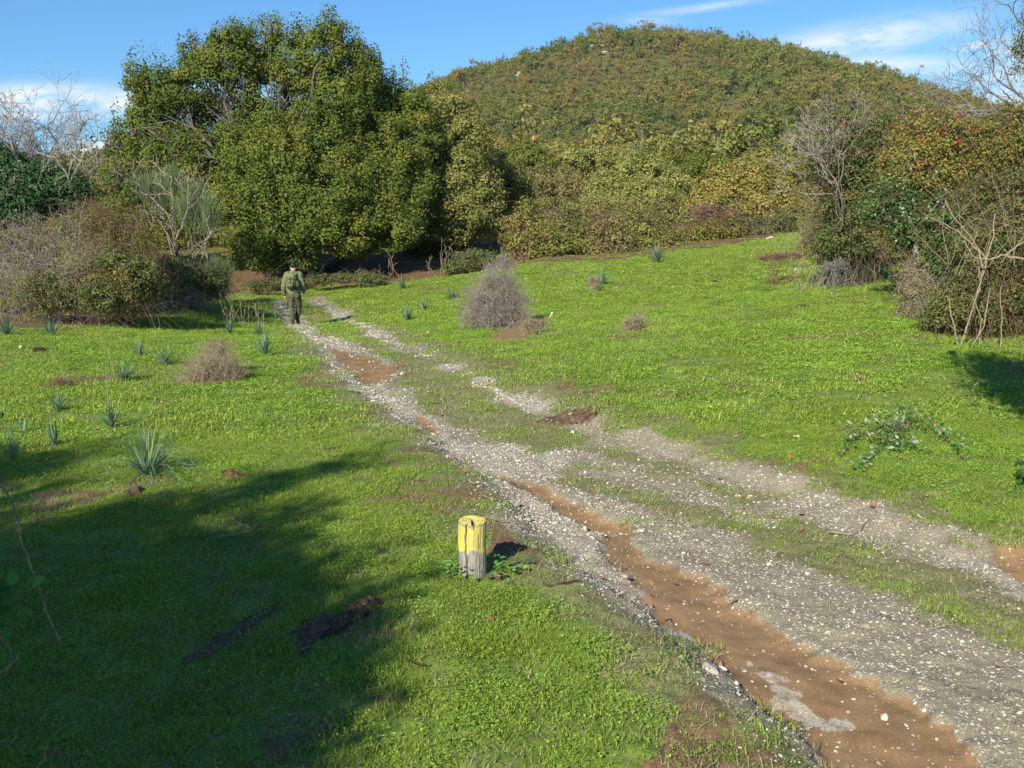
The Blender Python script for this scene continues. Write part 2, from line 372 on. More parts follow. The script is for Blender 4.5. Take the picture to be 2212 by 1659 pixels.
LM = {
 'oak': leafmat('oak leaves', [(0, (.035, .06, .012)), (.30, (.075, .108, .017)), (.62, (.125, .145, .025)), (.88, (.18, .16, .035)), (1, (.21, .11, .03))], gain=1.5),
 'oak_pale': leafmat('pale oak leaves', [(0, (.06, .075, .02)), (.4, (.125, .14, .035)), (.78, (.19, .17, .05)), (1, (.23, .15, .06))], gain=1.75),
 'yellow': leafmat('yellow green leaves', [(0, (.07, .09, .02)), (.5, (.14, .15, .035)), (1, (.23, .19, .05))]),
 'gold': leafmat('golden leaves', [(0, (.08, .08, .02)), (.4, (.16, .145, .035)), (.8, (.24, .185, .05)), (1, (.26, .16, .06))], gain=1.85),
 'olive': leafmat('grey olive leaves', [(0, (.07, .085, .022)), (.5, (.16, .17, .045)), (1, (.25, .22, .065))], gain=1.8),
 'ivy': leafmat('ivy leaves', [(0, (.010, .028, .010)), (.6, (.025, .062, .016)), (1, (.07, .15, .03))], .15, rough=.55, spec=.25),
 'bramble': leafmat('bramble leaves', [(0, (.045, .06, .018)), (.45, (.08, .11, .03)), (.78, (.15, .14, .05)), (.93, (.18, .10, .05)), (1, (.26, .20, .05))], .25, gain=1.45),
 'rust': leafmat('rusty shrub leaves', [(0, (.07, .065, .025)), (.4, (.13, .12, .04)), (.7, (.17, .12, .05)), (.85, (.13, .14, .035)), (1, (.14, .16, .035))], .2, gain=1.75),
 'hedge': leafmat('thicket leaves', [(0, (.06, .065, .018)), (.35, (.115, .125, .025)), (.7, (.17, .16, .035)), (.9, (.19, .11, .04)), (1, (.27, .21, .04))], .25, gain=1.6),
 'red': leafmat('red leaves', [(0, (.12, .06, .04)), (.5, (.18, .085, .055)), (1, (.15, .12, .05))], .3),
 'broom': leafmat('broom shoots', [(0, (.045, .075, .025)), (.6, (.085, .12, .05)), (1, (.13, .15, .07))], .2),
 'hill': leafmat('hill wood leaves', [(0, (.075, .11, .025)), (.3, (.13, .155, .035)), (.55, (.19, .18, .045)), (.8, (.23, .175, .05)), (1, (.23, .14, .06))], .25, big=.05, perobj=.6, gain=1.32, drift=1.0),
 'darkbramble': leafmat('dark bramble leaves', [(0, (.02, .035, .012)), (.5, (.045, .08, .022)), (.85, (.10, .15, .045)), (1, (.16, .14, .05))], .25),
 'weed': leafmat('weed leaves', [(0, (.05, .13, .03)), (.6, (.10, .25, .05)), (1, (.2, .36, .08))], .3, big=8, gain=1.0),
 'asph': leafmat('asphodel blades', [(0, (.07, .14, .085)), (.6, (.15, .25, .15)), (1, (.28, .35, .2))], .25, big=6, gain=1.0),
 'pale': leafmat('pale undersides of leaves', [(0, (.18, .22, .14)), (1, (.38, .42, .3))], .3, big=5, gain=1.0),
 'berry': leafmat('red berries', [(0, (.25, .02, .015)), (1, (.45, .05, .03))], 0, big=5, gain=1.0),
 'autumn': leafmat('yellow autumn leaves', [(0, (.45, .15, .03)), (1, (.55, .38, .05))], .3, big=5, gain=1.0),
 'litter': leafmat('fallen oak leaves', [(0, (.16, .08, .035)), (.5, (.28, .15, .075)), (1, (.42, .26, .15))], .15, big=4, perobj=.6, gain=1.0),
}
BK = {
 'oak': barkmat('oak bark', (.05, .045, .035), (.17, .155, .12)),
 'grey': barkmat('grey bark', (.11, .10, .09), (.28, .265, .24)),
 'dead': barkmat('bleached wood', (.15, .125, .085), (.34, .295, .21)),
 'twig': barkmat('brown twigs', (.08, .06, .045), (.22, .175, .13)),
 'redtwig': barkmat('reddish twigs', (.10, .05, .035), (.24, .14, .10)),
 'straw': barkmat('dry stalks', (.18, .14, .085), (.38, .31, .20)),
 'greytwig': barkmat('grey twigs', (.15, .125, .105), (.37, .315, .265)),
}


def groundmat():
    m, t = mat('meadow and track'); g = t.n('ShaderNodeNewGeometry'); P = (g, 'Position')
    A = {k: (t.n('ShaderNodeAttribute', attribute_name=k), 'Fac') for k in ('gravel', 'dirt', 'sed', 'white', 'dark', 'worn', 'bare', 'litter', 'far')}
    brk = t.noise(P, 26, 5, .75)
    for k in ('gravel', 'dirt', 'sed', 'white', 'dark', 'bare', 'worn', 'litter'):
        sh_ = t.math('MULTIPLY_ADD', t.math('SUBTRACT', brk, .5), 1.9 if k not in ('worn', 'bare') else 2.6, A[k]); A[k] = t.math('MULTIPLY', t.math('MULTIPLY', t.math('SUBTRACT', sh_, .36), 3.6, clamp=True), t.math('GREATER_THAN', A[k], .02))
    n1 = t.noise(P, 1.2, 6, .65); n2 = t.noise(P, 14, 5, .7); n3 = t.noise(P, 90, 3, .7); n4 = t.noise(P, .25, 3, .6)
    gr = t.ramp(n2, [(.30, (.055, .085, .016)), (.5, (.11, .185, .025)), (.68, (.20, .28, .045))])
    gr2 = t.ramp(n3, [(.38, (.06, .09, .016)), (.5, (.13, .21, .028)), (.62, (.24, .32, .06))])
    gcol = t.mix(.55, gr, gr2)
    thatch = t.ramp(t.noise(P, 38, 4, .75), [(.52, 0), (.62, 1)])
    gcol = t.mix(t.math('MULTIPLY', thatch, .55), gcol, (.24, .19, .10))
    gcol = t.mix(t.math('MULTIPLY', t.ramp(n1, [(.5, 0), (.75, 1)]), .45), gcol, (.16, .17, .06))
    # far ground under the hill wood: pale dry grass and stone
    rock = t.ramp(t.noise(P, .12, 6, .75), [(.4, (.07, .08, .025)), (.62, (.13, .12, .05)), (.8, (.36, .32, .25))])
    gcol = t.mix(A['far'], gcol, rock)
    soil = t.ramp(n3, [(.35, (.10, .065, .035)), (.65, (.27, .17, .09))])
    wornc = t.ramp(n3, [(.35, (.09, .08, .035)), (.5, (.20, .17, .085)), (.65, (.38, .32, .19))])
    gcol = t.mix(t.math('MULTIPLY', A['worn'], .65), gcol, wornc)
    gcol = t.mix(A['bare'], gcol, soil)
    lit = t.ramp(n3, [(.3, (.07, .055, .03)), (.55, (.18, .11, .06)), (.75, (.32, .19, .11))])
    gcol = t.mix(A['litter'], gcol, lit)
    # gravel: two sizes of pebble set in grey-brown grit
    def peb(scale, lo, hi):
        v = t.n('ShaderNodeTexVoronoi'); v.inputs['Scale'].default_value = scale; t.nt.links.new(P[0].outputs[P[1]], v.inputs['Vector'])
        sp = t.n('ShaderNodeSeparateColor'); t.l(v, 'Color', sp, 0)
        shape = t.math('SUBTRACT', 1.0, t.math('DIVIDE', (v, 'Distance'), .42), clamp=True)
        pick = t.math('GREATER_THAN', (sp, 0), lo)
        return t.math('MULTIPLY', shape, pick), (sp, 1)
    h1, c1 = peb(34, .35, 0); h2, c2 = peb(85, .45, 0)
    grit = t.ramp(t.noise(P, 210, 4, .75), [(.36, (.12, .10, .064)), (.5, (.24, .205, .135)), (.64, (.42, .365, .25))])
    grit = t.mix(t.math('MULTIPLY', A['white'], .5), grit, (.36, .33, .27))
    pc1 = t.ramp(c1, [(0, (.20, .175, .13)), (.6, (.45, .405, .32)), (1, (.70, .66, .55))])
    pc2 = t.ramp(c2, [(0, (.17, .15, .115)), (.6, (.40, .36, .28)), (1, (.66, .62, .51))])
    gv = t.mix(t.math('GREATER_THAN', h2, .25), grit, pc2); gv = t.mix(t.math('GREATER_THAN', h1, .3), gv, pc1)
    col = t.mix(A['gravel'], gcol, gv)
    drt = t.ramp(t.noise(P, 5, 6, .7), [(.3, (.19, .115, .055)), (.7, (.32, .20, .10))]); drt = t.mix(t.math('MULTIPLY', t.math('GREATER_THAN', t.noise(P, 160, 2, .5), .66), .6), drt, (.45, .38, .28))
    col = t.mix(A['dirt'], col, drt)
    col = t.mix(A['sed'], col, t.ramp(n3, [(.35, (.30, .255, .18)), (.65, (.55, .49, .38))]))
    dk = t.ramp(n3, [(.35, (.028, .017, .011)), (.7, (.10, .06, .038))])
    col = t.mix(A['dark'], col, dk)
    hh = t.math('ADD', t.math('MULTIPLY', t.math('MULTIPLY', t.math('MAXIMUM', h1, t.math('MULTIPLY', h2, .5)), A['gravel']), t.math('SUBTRACT', 1, t.math('MULTIPLY', A['dirt'], .92))), t.math('MULTIPLY', n3, .5))
    out(t, prin(t, col, .9, .1, hh, .5, .012)); return m


def simple(name, c, rough=.7, var=.3, scale=30, bump=.3, spec=.2):
    m, t = mat(name); tc = t.n('ShaderNodeTexCoord'); nz = t.noise((tc, 'Object'), scale, 5, .65)
    cc = t.ramp(nz, [(.3, tuple(q*(1-var) for q in c)), (.7, tuple(min(1, q*(1+var)) for q in c))])
    out(t, prin(t, cc, rough, spec, nz, bump, .01)); return m

# ------------------------------------------------------------------ ground sheet
def build_ground():
    th = np.concatenate([np.arange(-180, -42, 4.), np.arange(-42, -31, 1.), np.arange(-31, 31, .2), np.arange(31, 42, 1.), np.arange(42, 180, 4.)])
    th = np.radians(th); rr = [0.35]
    while rr[-1] < 3500:
        r = rr[-1]; rr.append(r*(1.02 if r < 2.5 else 1.0055 if r < 12 else 1.009 if r < 50 else 1.03 if r < 700 else 1.12))
    rr = np.array(rr); x = np.sin(th)[None]*rr[:, None]; y = np.cos(th)[None]*rr[:, None]
    m = masks(x.ravel(), y.ravel()); z = height(x.ravel(), y.ravel(), m)
    n, k = x.shape; V = np.c_[x.ravel(), y.ravel(), z]
    i = np.arange(n-1)[:, None]*k; j = np.arange(k)[None]; j2 = (j+1) % k
    f = np.stack([i+j, i+j2, i+k+j2, i+k+j], -1).reshape(-1, 4)[:, ::-1]
    g = Geo(); V2 = np.vstack([V, [[0, 0, float(z[:k].mean())]]]); g.add(V2, f)
    c = np.stack([np.arange(k), (np.arange(k)+1) % k, np.full(k, n*k)], 1); g.f[3].append(c[:, ::-1].copy()[:, ::-1])
    me = g.mesh('ground', True)
    far = sst(60, 110, np.hypot(V[:, 0], V[:, 1]))
    for kx in ('gravel', 'dirt', 'sed', 'white', 'dark', 'worn', 'bare', 'litter'):
        a = me.attributes.new(kx, 'FLOAT', 'POINT'); a.data.foreach_set('value', np.r_[m[kx], 0].astype(np.float32))
    a = me.attributes.new('far', 'FLOAT', 'POINT'); a.data.foreach_set('value', np.r_[far, 0].astype(np.float32))
    o = obj('ground', me, groundmat()); tag(o, 'green meadow with a stony rutted track across it', None, None, 'structure'); return o


build_ground()
print('ground', round(time.time()-T0, 1))

# ------------------------------------------------------------------ scattered stuff (grass, gravel, leaves)
def scatter(name, variants, P, rot, scl, idx, label, cat=None):
    """one object of kind stuff: variants instanced on points"""
    coll = bpy.data.collections.new(name+' kinds')
    for i, (me, m) in enumerate(variants):
        me.materials.clear(); me.materials.append(m)
        o = bpy.data.objects.new('%s_kind_%02d' % (name, i), me); coll.objects.link(o)
    me = bpy.data.meshes.new(name); me.vertices.add(len(P)); me.vertices.foreach_set('co', np.asarray(P, np.float32).ravel())
    for nm, ty, arr in (('rot', 'FLOAT_VECTOR', rot), ('scl', 'FLOAT_VECTOR', scl)):
        a = me.attributes.new(nm, ty, 'POINT'); a.data.foreach_set('vector', np.asarray(arr, np.float32).ravel())
    a = me.attributes.new('idx', 'INT', 'POINT'); a.data.foreach_set('value', np.asarray(idx, np.int32))
    o = bpy.data.objects.new(name, me); COL.objects.link(o)
    ng = bpy.data.node_groups.new(name+' scatter', 'GeometryNodeTree')
    ng.interface.new_socket('Geometry', in_out='INPUT', socket_type='NodeSocketGeometry'); ng.interface.new_socket('Geometry', in_out='OUTPUT', socket_type='NodeSocketGeometry')
    N = ng.nodes; L = ng.links; gi = N.new('NodeGroupInput'); go = N.new('NodeGroupOutput'); ip = N.new('GeometryNodeInstanceOnPoints')
    ci = N.new('GeometryNodeCollectionInfo'); ci.inputs['Collection'].default_value = coll; ci.inputs['Separate Children'].default_value = True; ci.inputs['Reset Children'].default_value = True
    def attr(n, ty):
        a = N.new('GeometryNodeInputNamedAttribute'); a.data_type = ty; a.inputs['Name'].default_value = n; return a.outputs['Attribute']
    L.new(gi.outputs[0], ip.inputs['Points']); L.new(ci.outputs[0], ip.inputs['Instance']); ip.inputs['Pick Instance'].default_value = True
    L.new(attr('idx', 'INT'), ip.inputs['Instance Index']); L.new(attr('scl', 'FLOAT_VECTOR'), ip.inputs['Scale'])
    er = N.new('FunctionNodeEulerToRotation'); L.new(attr('rot', 'FLOAT_VECTOR'), er.inputs[0]); L.new(er.outputs[0], ip.inputs['Rotation'])
    L.new(ip.outputs[0], go.inputs[0]); md = o.modifiers.new('scatter', 'NODES'); md.node_group = ng
    tag(o, label, cat, None, 'stuff'); return o


def blades(rng, n, size, h, w, lean=.5, seg=2):
    """n short curved grass blades on a disc"""
    g = Geo(); r = size*np.sqrt(rng.uniform(0, 1, n)); a = rng.uniform(0, 2*pi, n)
    b = np.c_[r*np.cos(a), r*np.sin(a), np.full(n, -.006)]
    d = rng.normal(size=(n, 3)); d[:, 2] = 0; d /= np.linalg.norm(d, axis=1)[:, None]; sd = np.c_[-d[:, 1], d[:, 0], np.zeros(n)]
    hh = h*rng.uniform(.45, 1.25, n)[:, None]; ln = hh*rng.uniform(.1, 1, n)[:, None]*lean*1.6; ww = w*rng.uniform(.6, 1.3, n)[:, None]
    up = np.array([0, 0, 1.])
    p1 = b+up*hh*.6+d*ln*.3; p2 = b+up*hh*.95+d*ln
    v = np.stack([b-sd*ww, b+sd*ww, p1+sd*ww*.8, p1-sd*ww*.8, p2], 1); base = np.arange(n)[:, None]*5
    rn = np.repeat(rng.uniform(0, 1, n), 5)
    g.add(v.reshape(-1, 3), base+np.array([[0, 1, 2, 3]]), rn); g.f[3].append(base+np.array([[3, 2, 4]])); return g


def cloverpatch(rng, n, size, ls):
    g = Geo(); r = size*np.sqrt(rng.uniform(0, 1, n)); a = rng.uniform(0, 2*pi, n)
    c = np.c_[r*np.cos(a), r*np.sin(a), rng.uniform(.006, .035, n)]
    nn = rng.normal(size=(n, 3))*.55+np.array([0, 0, 1.]); g.leaves(c, nn, np.full(n, ls), .75, rng.uniform(0, 1, n), rng, .3); return g


GM = leafmat('grass blades', [(0, (.12, .20, .025)), (.4, (.235, .345, .04)), (.74, (.37, .48, .07)), (.88, (.45, .46, .13)), (1, (.55, .47, .26))], .4, spec=.08, rough=.7, big=1.3, perobj=.25, gain=1.1)
GC = leafmat('clover leaves', [(0, (.12, .205, .025)), (.5, (.24, .375, .045)), (1, (.40, .54, .09))], .35, spec=.08, rough=.7, big=1.5, perobj=.3, gain=1.1)
GD = leafmat('dry grass blades', [(0, (.16, .15, .06)), (.5, (.30, .26, .14)), (1, (.46, .40, .26))], .3, big=3, gain=1.1)


def frustum_points(rng, r0, r1, dens, wide=1.12):
    """random ground points in front of the camera, dens per square metre"""
    hw = math.atan(512/FPX)*wide+.02
    area = hw*(r1*r1-r0*r0); n = int(area*dens); r = np.sqrt(rng.uniform(r0*r0, r1*r1, n)); a = rng.uniform(-hw, hw, n)
    return r*np.sin(a), r*np.cos(a)


def build_grass():
    rng = np.random.default_rng(3); var = []
    for i in range(4): var.append((blades(rng, 190, .13, .022, .0017, 1.3).mesh('turf'), GM))          # 0-3 near turf
    for i in range(3): var.append((cloverpatch(rng, 150, .13, .0095).mesh('clover'), GC))               # 4-6 near clover
    for i in range(2): var.append((blades(rng, 45, .11, .030, .0013, 1.7).mesh('dry'), GD))            # 7-8 dry
    for i in range(3): var.append((blades(rng, 120, .24, .034, .0042, 1.1).mesh('turf_mid'), GM))       # 9-11 mid
    for i in range(2): var.append((cloverpatch(rng, 150, .24, .019).mesh('clover_mid'), GC))           # 12-13
    for i in range(2): var.append((blades(rng, 30, .22, .04, .003, 1.6).mesh('dry_mid'), GD))          # 14-15
    for i in range(3): var.append((blades(rng, 90, .30, .036, .008, 1.2).mesh('turf_far'), GM))        # 16-18
    X = []; I = []; SC = []
    for (r0, r1, dens, kinds, wts_, sc) in ((2.3, 9.5, 150, range(0, 9), [.15]*4+[.07]*3+[.07]*2, 1.0), (9, 24, 40, range(9, 16), [.2]*3+[.10]*2+[.08]*2, 1.0), (22, 60, 26, range(16, 19), [1/3]*3, 1.0)):
        x, y = frustum_points(rng, r0, r1, dens); m = masks(x, y)
        pres = (1-m['gravel']*.93)*(1-m['dirt'])*(1-m['sed'])*(1-m['dark']*.93)*(1-m['bare']*.75)*(1-m['worn']*.35)*(1-m['litter']*.93)
        # let the grass thin out in drifts
        clump = fbm(x*3, y*3, 3, 91)
        k = rng.uniform(0, 1, len(x)) < pres*np.clip(.62+clump*.8, 0, 1)
        x, y = x[k], y[k]; z = height(x, y, {q: w[k] for q, w in m.items()}); w = np.array(wts_)/sum(wts_)
        idx = rng.choice(list(kinds), len(x), p=w)
        cl = fbm(x*.9, y*.9, 3, 95)   # patches where clover leads and patches where fine grass leads
        dryk = (m['worn'][k]+m['bare'][k]*.8)*rng.uniform(0, 1, len(x)) > .33
        if r1 < 10: idx = np.where((cl > .55) & (rng.uniform(0, 1, len(x)) < .35), rng.integers(4, 7, len(x)), idx); idx = np.where(dryk, rng.integers(7, 9, len(x)), idx)
        elif r1 < 25: idx = np.where((cl > .55) & (rng.uniform(0, 1, len(x)) < .5), rng.integers(12, 14, len(x)), idx); idx = np.where(dryk, rng.integers(14, 16, len(x)), idx)
        X.append(np.c_[x, y, z]); I.append(idx); hs = rng.uniform(.6, 1.25, len(x))*(.65+fbm(x*1.7, y*1.7, 2, 97)*.75); s = rng.uniform(.8, 1.2, len(x))
        SC.append(np.c_[s, s, hs])
    X = np.concatenate(X); I = np.concatenate(I); SC = np.concatenate(SC); n = len(X)
    rot = np.c_[rng.normal(0, .06, n), rng.normal(0, .06, n), rng.uniform(0, 6.28, n)]
    print('grass', n); scatter('grass', var, X, rot, SC, I, 'short green grass and clover of the meadow', 'grass')


def stone_geo(rng, sub=1, flat=.6):
    bm = bmesh.new(); bmesh.ops.create_icosphere(bm, subdivisions=sub, radius=1)
    v = np.array([q.co[:] for q in bm.verts]); f = np.array([[q.index for q in p.verts] for p in bm.faces]); bm.free()
    d = rng.normal(size=(5, 3)); d /= np.linalg.norm(d, axis=1)[:, None]
    for q in d:      # chip a few flat faces off
        c = rng.uniform(.45, .8); s = v@q; v = v-np.outer(np.maximum(s-c, 0), q)
    v = v*(1+rng.normal(0, .05, (len(v), 1)))*np.array([1, rng.uniform(.6, .9), flat*rng.uniform(.7, 1.1)])
    g = Geo(); g.add(v, f); return g


def stonemat(name, cols):
    m, t = mat(name); oi = t.n('ShaderNodeObjectInfo'); tc = t.n('ShaderNodeTexCoord'); nz = t.noise((tc, 'Object'), 2.5, 4, .6)
    c = t.ramp((oi, 'Random'), cols); c = t.mix(t.math('MULTIPLY', nz, .35), c, (.22, .19, .14)); out(t, prin(t, c, .8, .3, nz, .3, .02)); return m


SM = stonemat('track pebbles', [(0, (.19, .165, .12)), (.35, (.37, .325, .235)), (.65, (.58, .52, .39)), (.88, (.76, .70, .56)), (.93, (.50, .33, .24)), (1, (.30, .30, .31))])
def build_gravel():
    rng = np.random.default_rng(8); var = [(stone_geo(rng, 1 if i < 5 else 2).mesh('pebble', i % 2 == 0), SM) for i in range(8)]
    X = []; SZ = []
    for (r0, r1, dens, s0, s1) in ((2.4, 7, 3600, .0035, .0105), (6, 12, 1500, .006, .015), (11, 36, 260, .013, .030), (2.4, 14, 20, .016, .032)):
        x, y = frustum_points(rng, r0, r1, dens); m = masks(x, y)
        pr = m['gravel']*(.45+.55*m['white'])*(1-m['dirt']*.80)*(1-m['sed']*.7)*(1-m['dark']*.8)*np.clip(.35+fbm(x*5, y*5, 3, 61)*1.2, 0, 1)+.012*m['worn']
        bank = np.exp(-((m['road']+.03)/.10)**2)*(np.hypot(x, y) < 8)*.25; pr = np.maximum(pr, bank)
        k = rng.uniform(0, 1, len(x)) < pr; x, y = x[k], y[k]; z = height(x, y, {q: w[k] for q, w in m.items()})
        s = s0+(s1-s0)*rng.uniform(0, 1, len(x))**2.2; X.append(np.c_[x, y, z+s*.12]); SZ.append(s)
    X = np.concatenate(X); s = np.concatenate(SZ); n = len(X); rot = np.c_[rng.normal(0, .35, n), rng.normal(0, .35, n), rng.uniform(0, 6.28, n)]
    print('pebbles', n)
    scatter('gravel', var, X, rot, np.c_[s, s, s], rng.integers(0, 8, n), 'pale pebbles and gravel strewn along the rutted track', 'gravel')


def build_fallen():
    rng = np.random.default_rng(12); var = []
    for i in range(4):     # small lobed oak leaves, curled
        g = Geo(); n = 15; u = np.linspace(0, 1, n); w = .32*np.sin(u*pi)**.7*(1+.35*np.sin(u*pi*7)); curl = rng.uniform(.15, .5)
        zc = .15+curl*(u-.5)**2*1.6; v = np.r_[np.c_[w, u-.5, zc+curl*w*.8], np.c_[-w, u-.5, zc+curl*w*rng.uniform(.3, .9)], np.c_[w*0, u-.5, zc-.04]]
        a = np.arange(n-1); f1 = np.stack([a, a+1, a+1+2*n, a+2*n], 1); f2 = np.stack([a+2*n, a+1+2*n, a+1+n, a+n], 1); g.add(v, np.r_[f1, f2]); var.append((g.mesh('oak_leaf'), LM['litter']))
    x, y = frustum_points(rng, 2.4, 14, 1.5); x2, y2 = frustum_points(rng, 26, 44, 5.0)
    m2 = masks(x2, y2); k = m2['litter']*rng.uniform(0, 1, len(x2)) > .3; x2, y2 = x2[k], y2[k]
    s = np.r_[rng.uniform(.03, .07, len(x)), rng.uniform(.07, .14, len(x2))]; x = np.r_[x, x2]; y = np.r_[y, y2]
    z = height(x, y, masks(x, y))+.012; n = len(x)
    scatter('fallen_leaves', var, np.c_[x, y, z], np.c_[rng.normal(0, .3, n), rng.normal(0, .3, n), rng.uniform(0, 6.28, n)], np.c_[s, s, s], rng.integers(0, 4, n), 'dry brown oak leaves lying scattered on the grass', 'leaves')


build_grass(); build_gravel(); build_fallen()
print('scatter', round(time.time()-T0, 1))

# ------------------------------------------------------------------ trees and shrubs
def lobes_px(L, y0):
    """(u, v, ru, rv, dy[, depth]) read off the photograph -> world ellipsoids at their own distance"""
    o = []
    for l in L:
        u, v, ru, rv, dy = l[:5]; y = y0+dy; c = at(u, v, y); rx = ru*mpp(y); rz = rv*mpp(y)
        ry = l[5] if len(l) > 5 else (rx+rz)*.5
        o.append((*c, rx, ry, rz))
    return np.array(o)


def in_lobes(lb, n, rng, shell=(.55, 1.0)):
    vol = (lb[:, 3]*lb[:, 4]*lb[:, 5])**(2/3); k = rng.choice(len(lb), n, p=vol/vol.sum())
    d = rng.normal(size=(n, 3)); d /= np.linalg.norm(d, axis=1)[:, None]; r = rng.uniform(shell[0]**2, shell[1]**2, n)**.5
    return lb[k, :3]+d*r[:, None]*lb[k, 3:6], d, k


def curve(a, b, rng, n=5, bow=.12, sag=0.0):
    a = np.asarray(a, float); b = np.asarray(b, float); L = np.linalg.norm(b-a); u = np.linspace(0, 1, n)[:, None]
    off = rng.normal(size=3)*L*bow; mid = np.sin(u*pi)*off; mid[:, 2] += (np.sin(u*pi)*L*sag)[:, 0]
    j = rng.normal(size=(n, 3))*L*.02; j[0] = 0; j[-1] = 0
    return a+(b-a)*u+mid+j


def leaf_cloud(g, lb, nc, per, size, cr, rng, shell=(.5, 1.0), asp=.6, upspray=.0, updir=.35, keep=None):
    C, d, k = in_lobes(lb, nc, rng, shell)
    if keep is not None: m = keep(C); C, d, k = C[m], d[m], k[m]
    nc = len(C); cs = rng.uniform(.6, 1.35, nc)*cr
    lc = rng.normal(size=(nc, per, 3)); lc /= np.linalg.norm(lc, axis=2)[..., None]; lc *= rng.uniform(0, 1, (nc, per, 1))**.45
    st = np.ones((nc, 1, 3)); st[..., 2] = .72
    if upspray: top = (d[:, 2] > .35)&(rng.uniform(0, 1, nc) < .6); st[top, :, 2] = upspray; st[top, :, :2] = .55
    P = C[:, None]+lc*cs[:, None, None]*st
    nn = lc*.9+d[:, None]*.5+np.array([0, 0, updir])+rng.normal(size=P.shape)*.55
    cr_ = rng.uniform(0, 1, nc)*.5; r = np.clip(cr_[:, None]+rng.uniform(0, 1, (nc, per))*.5, 0, 1)
    P = P.reshape(-1, 3); ok = P[:, 2] > CZ-4
    g.leaves(P, nn.reshape(-1, 3), np.full(len(P), size), asp, r.ravel(), rng)
    return C, k


def limb(g, pts, r0, r1, k=5):
    n = len(pts); g.tube(pts, r0+(r1-r0)*np.linspace(0, 1, n)**.8, k)


def broadleaf(name, label, cat, base, lb, leaf, bark, nc, per, size, cr, seed, group=None, trunkr=.3, shell=(.45, 1.0), upspray=1.6, twigs=.6, fork=.35, trunks=1, ptop=None):
    """a tree: tapered trunk with limbs to each mass of the crown, sprays of leaves round the twigs"""
    rng = np.random.default_rng(seed); base = np.asarray(base, float); T = thing(name, label, cat, base, group)
    g = Geo(); w = Geo(); C, k = leaf_cloud(g, lb, nc, per, size, cr, rng, shell, upspray=upspray)
    cc = lb[:, :3].mean(0); H = lb[:, 2].max()-base[2]
    for q in range(trunks):
        b0 = base+np.array([rng.normal()*.5*(trunks > 1), rng.normal()*.4*(trunks > 1), -.15]); f = base+(cc-base)*np.array([.5, .5, 0])+np.array([rng.normal()*.3, 0, H*fork])
        tr = curve(b0, f, rng, 7, .05); rad = np.linspace(trunkr*1.0, trunkr*.7, 7); rad[0] *= 1.5; w.tube(tr, rad, 10)
        mine = [i for i in range(len(lb)) if i % trunks == q]
        for i in mine:
            s = tr[rng.integers(3, 7)]; p = curve(s, lb[i, :3], rng, 8, .10, .08); limb(w, p, trunkr*.22, trunkr*.07, 6)
            for c in C[(k == i)]:
                if rng.uniform() < twigs: a = p[rng.integers(3, 8)]; limb(w, curve(a, c, rng, 5, .12), trunkr*.10, .008, 3)
    if ptop: ptop(w, g, rng)
    obj('trunk', recentre(w, base), bark, T); obj('crown', recentre(g, base), leaf, T); return T


def grow(w, p, d, L, r, depth, rng, spread=.6, n=(2, 4), up=.15, k=3, tips=None, shrink=.72, wig=.18, rmin=.003):
    m = 4; pts = [p]; dd = d/np.linalg.norm(d)
    for i in range(m):
        dd = dd+rng.normal(size=3)*wig+np.array([0, 0, up*.3]); dd /= np.linalg.norm(dd); pts.append(pts[-1]+dd*L/m)
    limb(w, np.array(pts), r, max(r*.62, rmin), k if r > .02 else 3)
    if depth == 0:
        if tips is not None: tips.append((pts[-1], dd)); tips.append((pts[-2], dd))
        return
    for i in range(rng.integers(n[0], n[1]+1)):
        s = pts[rng.integers(2, m+1)] if i else pts[-1]; nd = dd+rng.normal(size=3)*spread+np.array([0, 0, up])
        grow(w, s, nd, L*shrink*rng.uniform(.75, 1.2), max(r*.60, rmin), depth-1, rng, spread, n, up, k, tips, shrink, wig, rmin)


def bush(name, label, cat, lb, base, leaf, bark, nl, size, seed, twig_n=300, twig_r=.004, group=None, clus=None, shell=(.2, 1.02), extra=None, arch=.15, asp=.65, out_=1.08, per=30):
    """a shrub: stems from the ground arching out through its masses, leaves along them"""
    rng = np.random.default_rng(seed); base = np.asarray(base, float); T = thing(name, label, cat, base, group)
    w = Geo(); C, d, k = in_lobes(lb, twig_n, rng, (.35, out_)); foot = base[None]+np.c_[rng.normal(size=(twig_n, 2))*np.array([(lb[:, 3].mean()+np.ptp(lb[:, 0])*.5)*.35, .3]), np.full(twig_n, -.05)]
    for i in range(twig_n):
        L = lb[k[i]]; s = foot[i] if rng.uniform() < .14 else L[:3]+rng.normal(size=3)*L[3:6]*.3
        r = twig_r*rng.uniform(.45, 1.5); p = curve(s, C[i], rng, 6, .16, arch); limb(w, p, r, twig_r*.5, 3)
        for _ in range(3):   # side shoots
            a = p[rng.integers(2, 6)]; q = a+rng.normal(size=3)*np.linalg.norm(C[i]-s)*.16+np.array([0, 0, .04]); limb(w, curve(a, q, rng, 3, .15), twig_r*.8, twig_r*.35, 3)
    g = Geo()
    if nl: leaf_cloud(g, lb, int(nl*1.5)//per, per, size, clus or lb[:, 3:6].mean()*.22, rng, shell, asp=asp)
    if extra: extra(T, w, g, rng)
    obj('stems', recentre(w, base), bark, T)
    if g.n: obj('foliage', recentre(g, base), leaf, T)
    return T

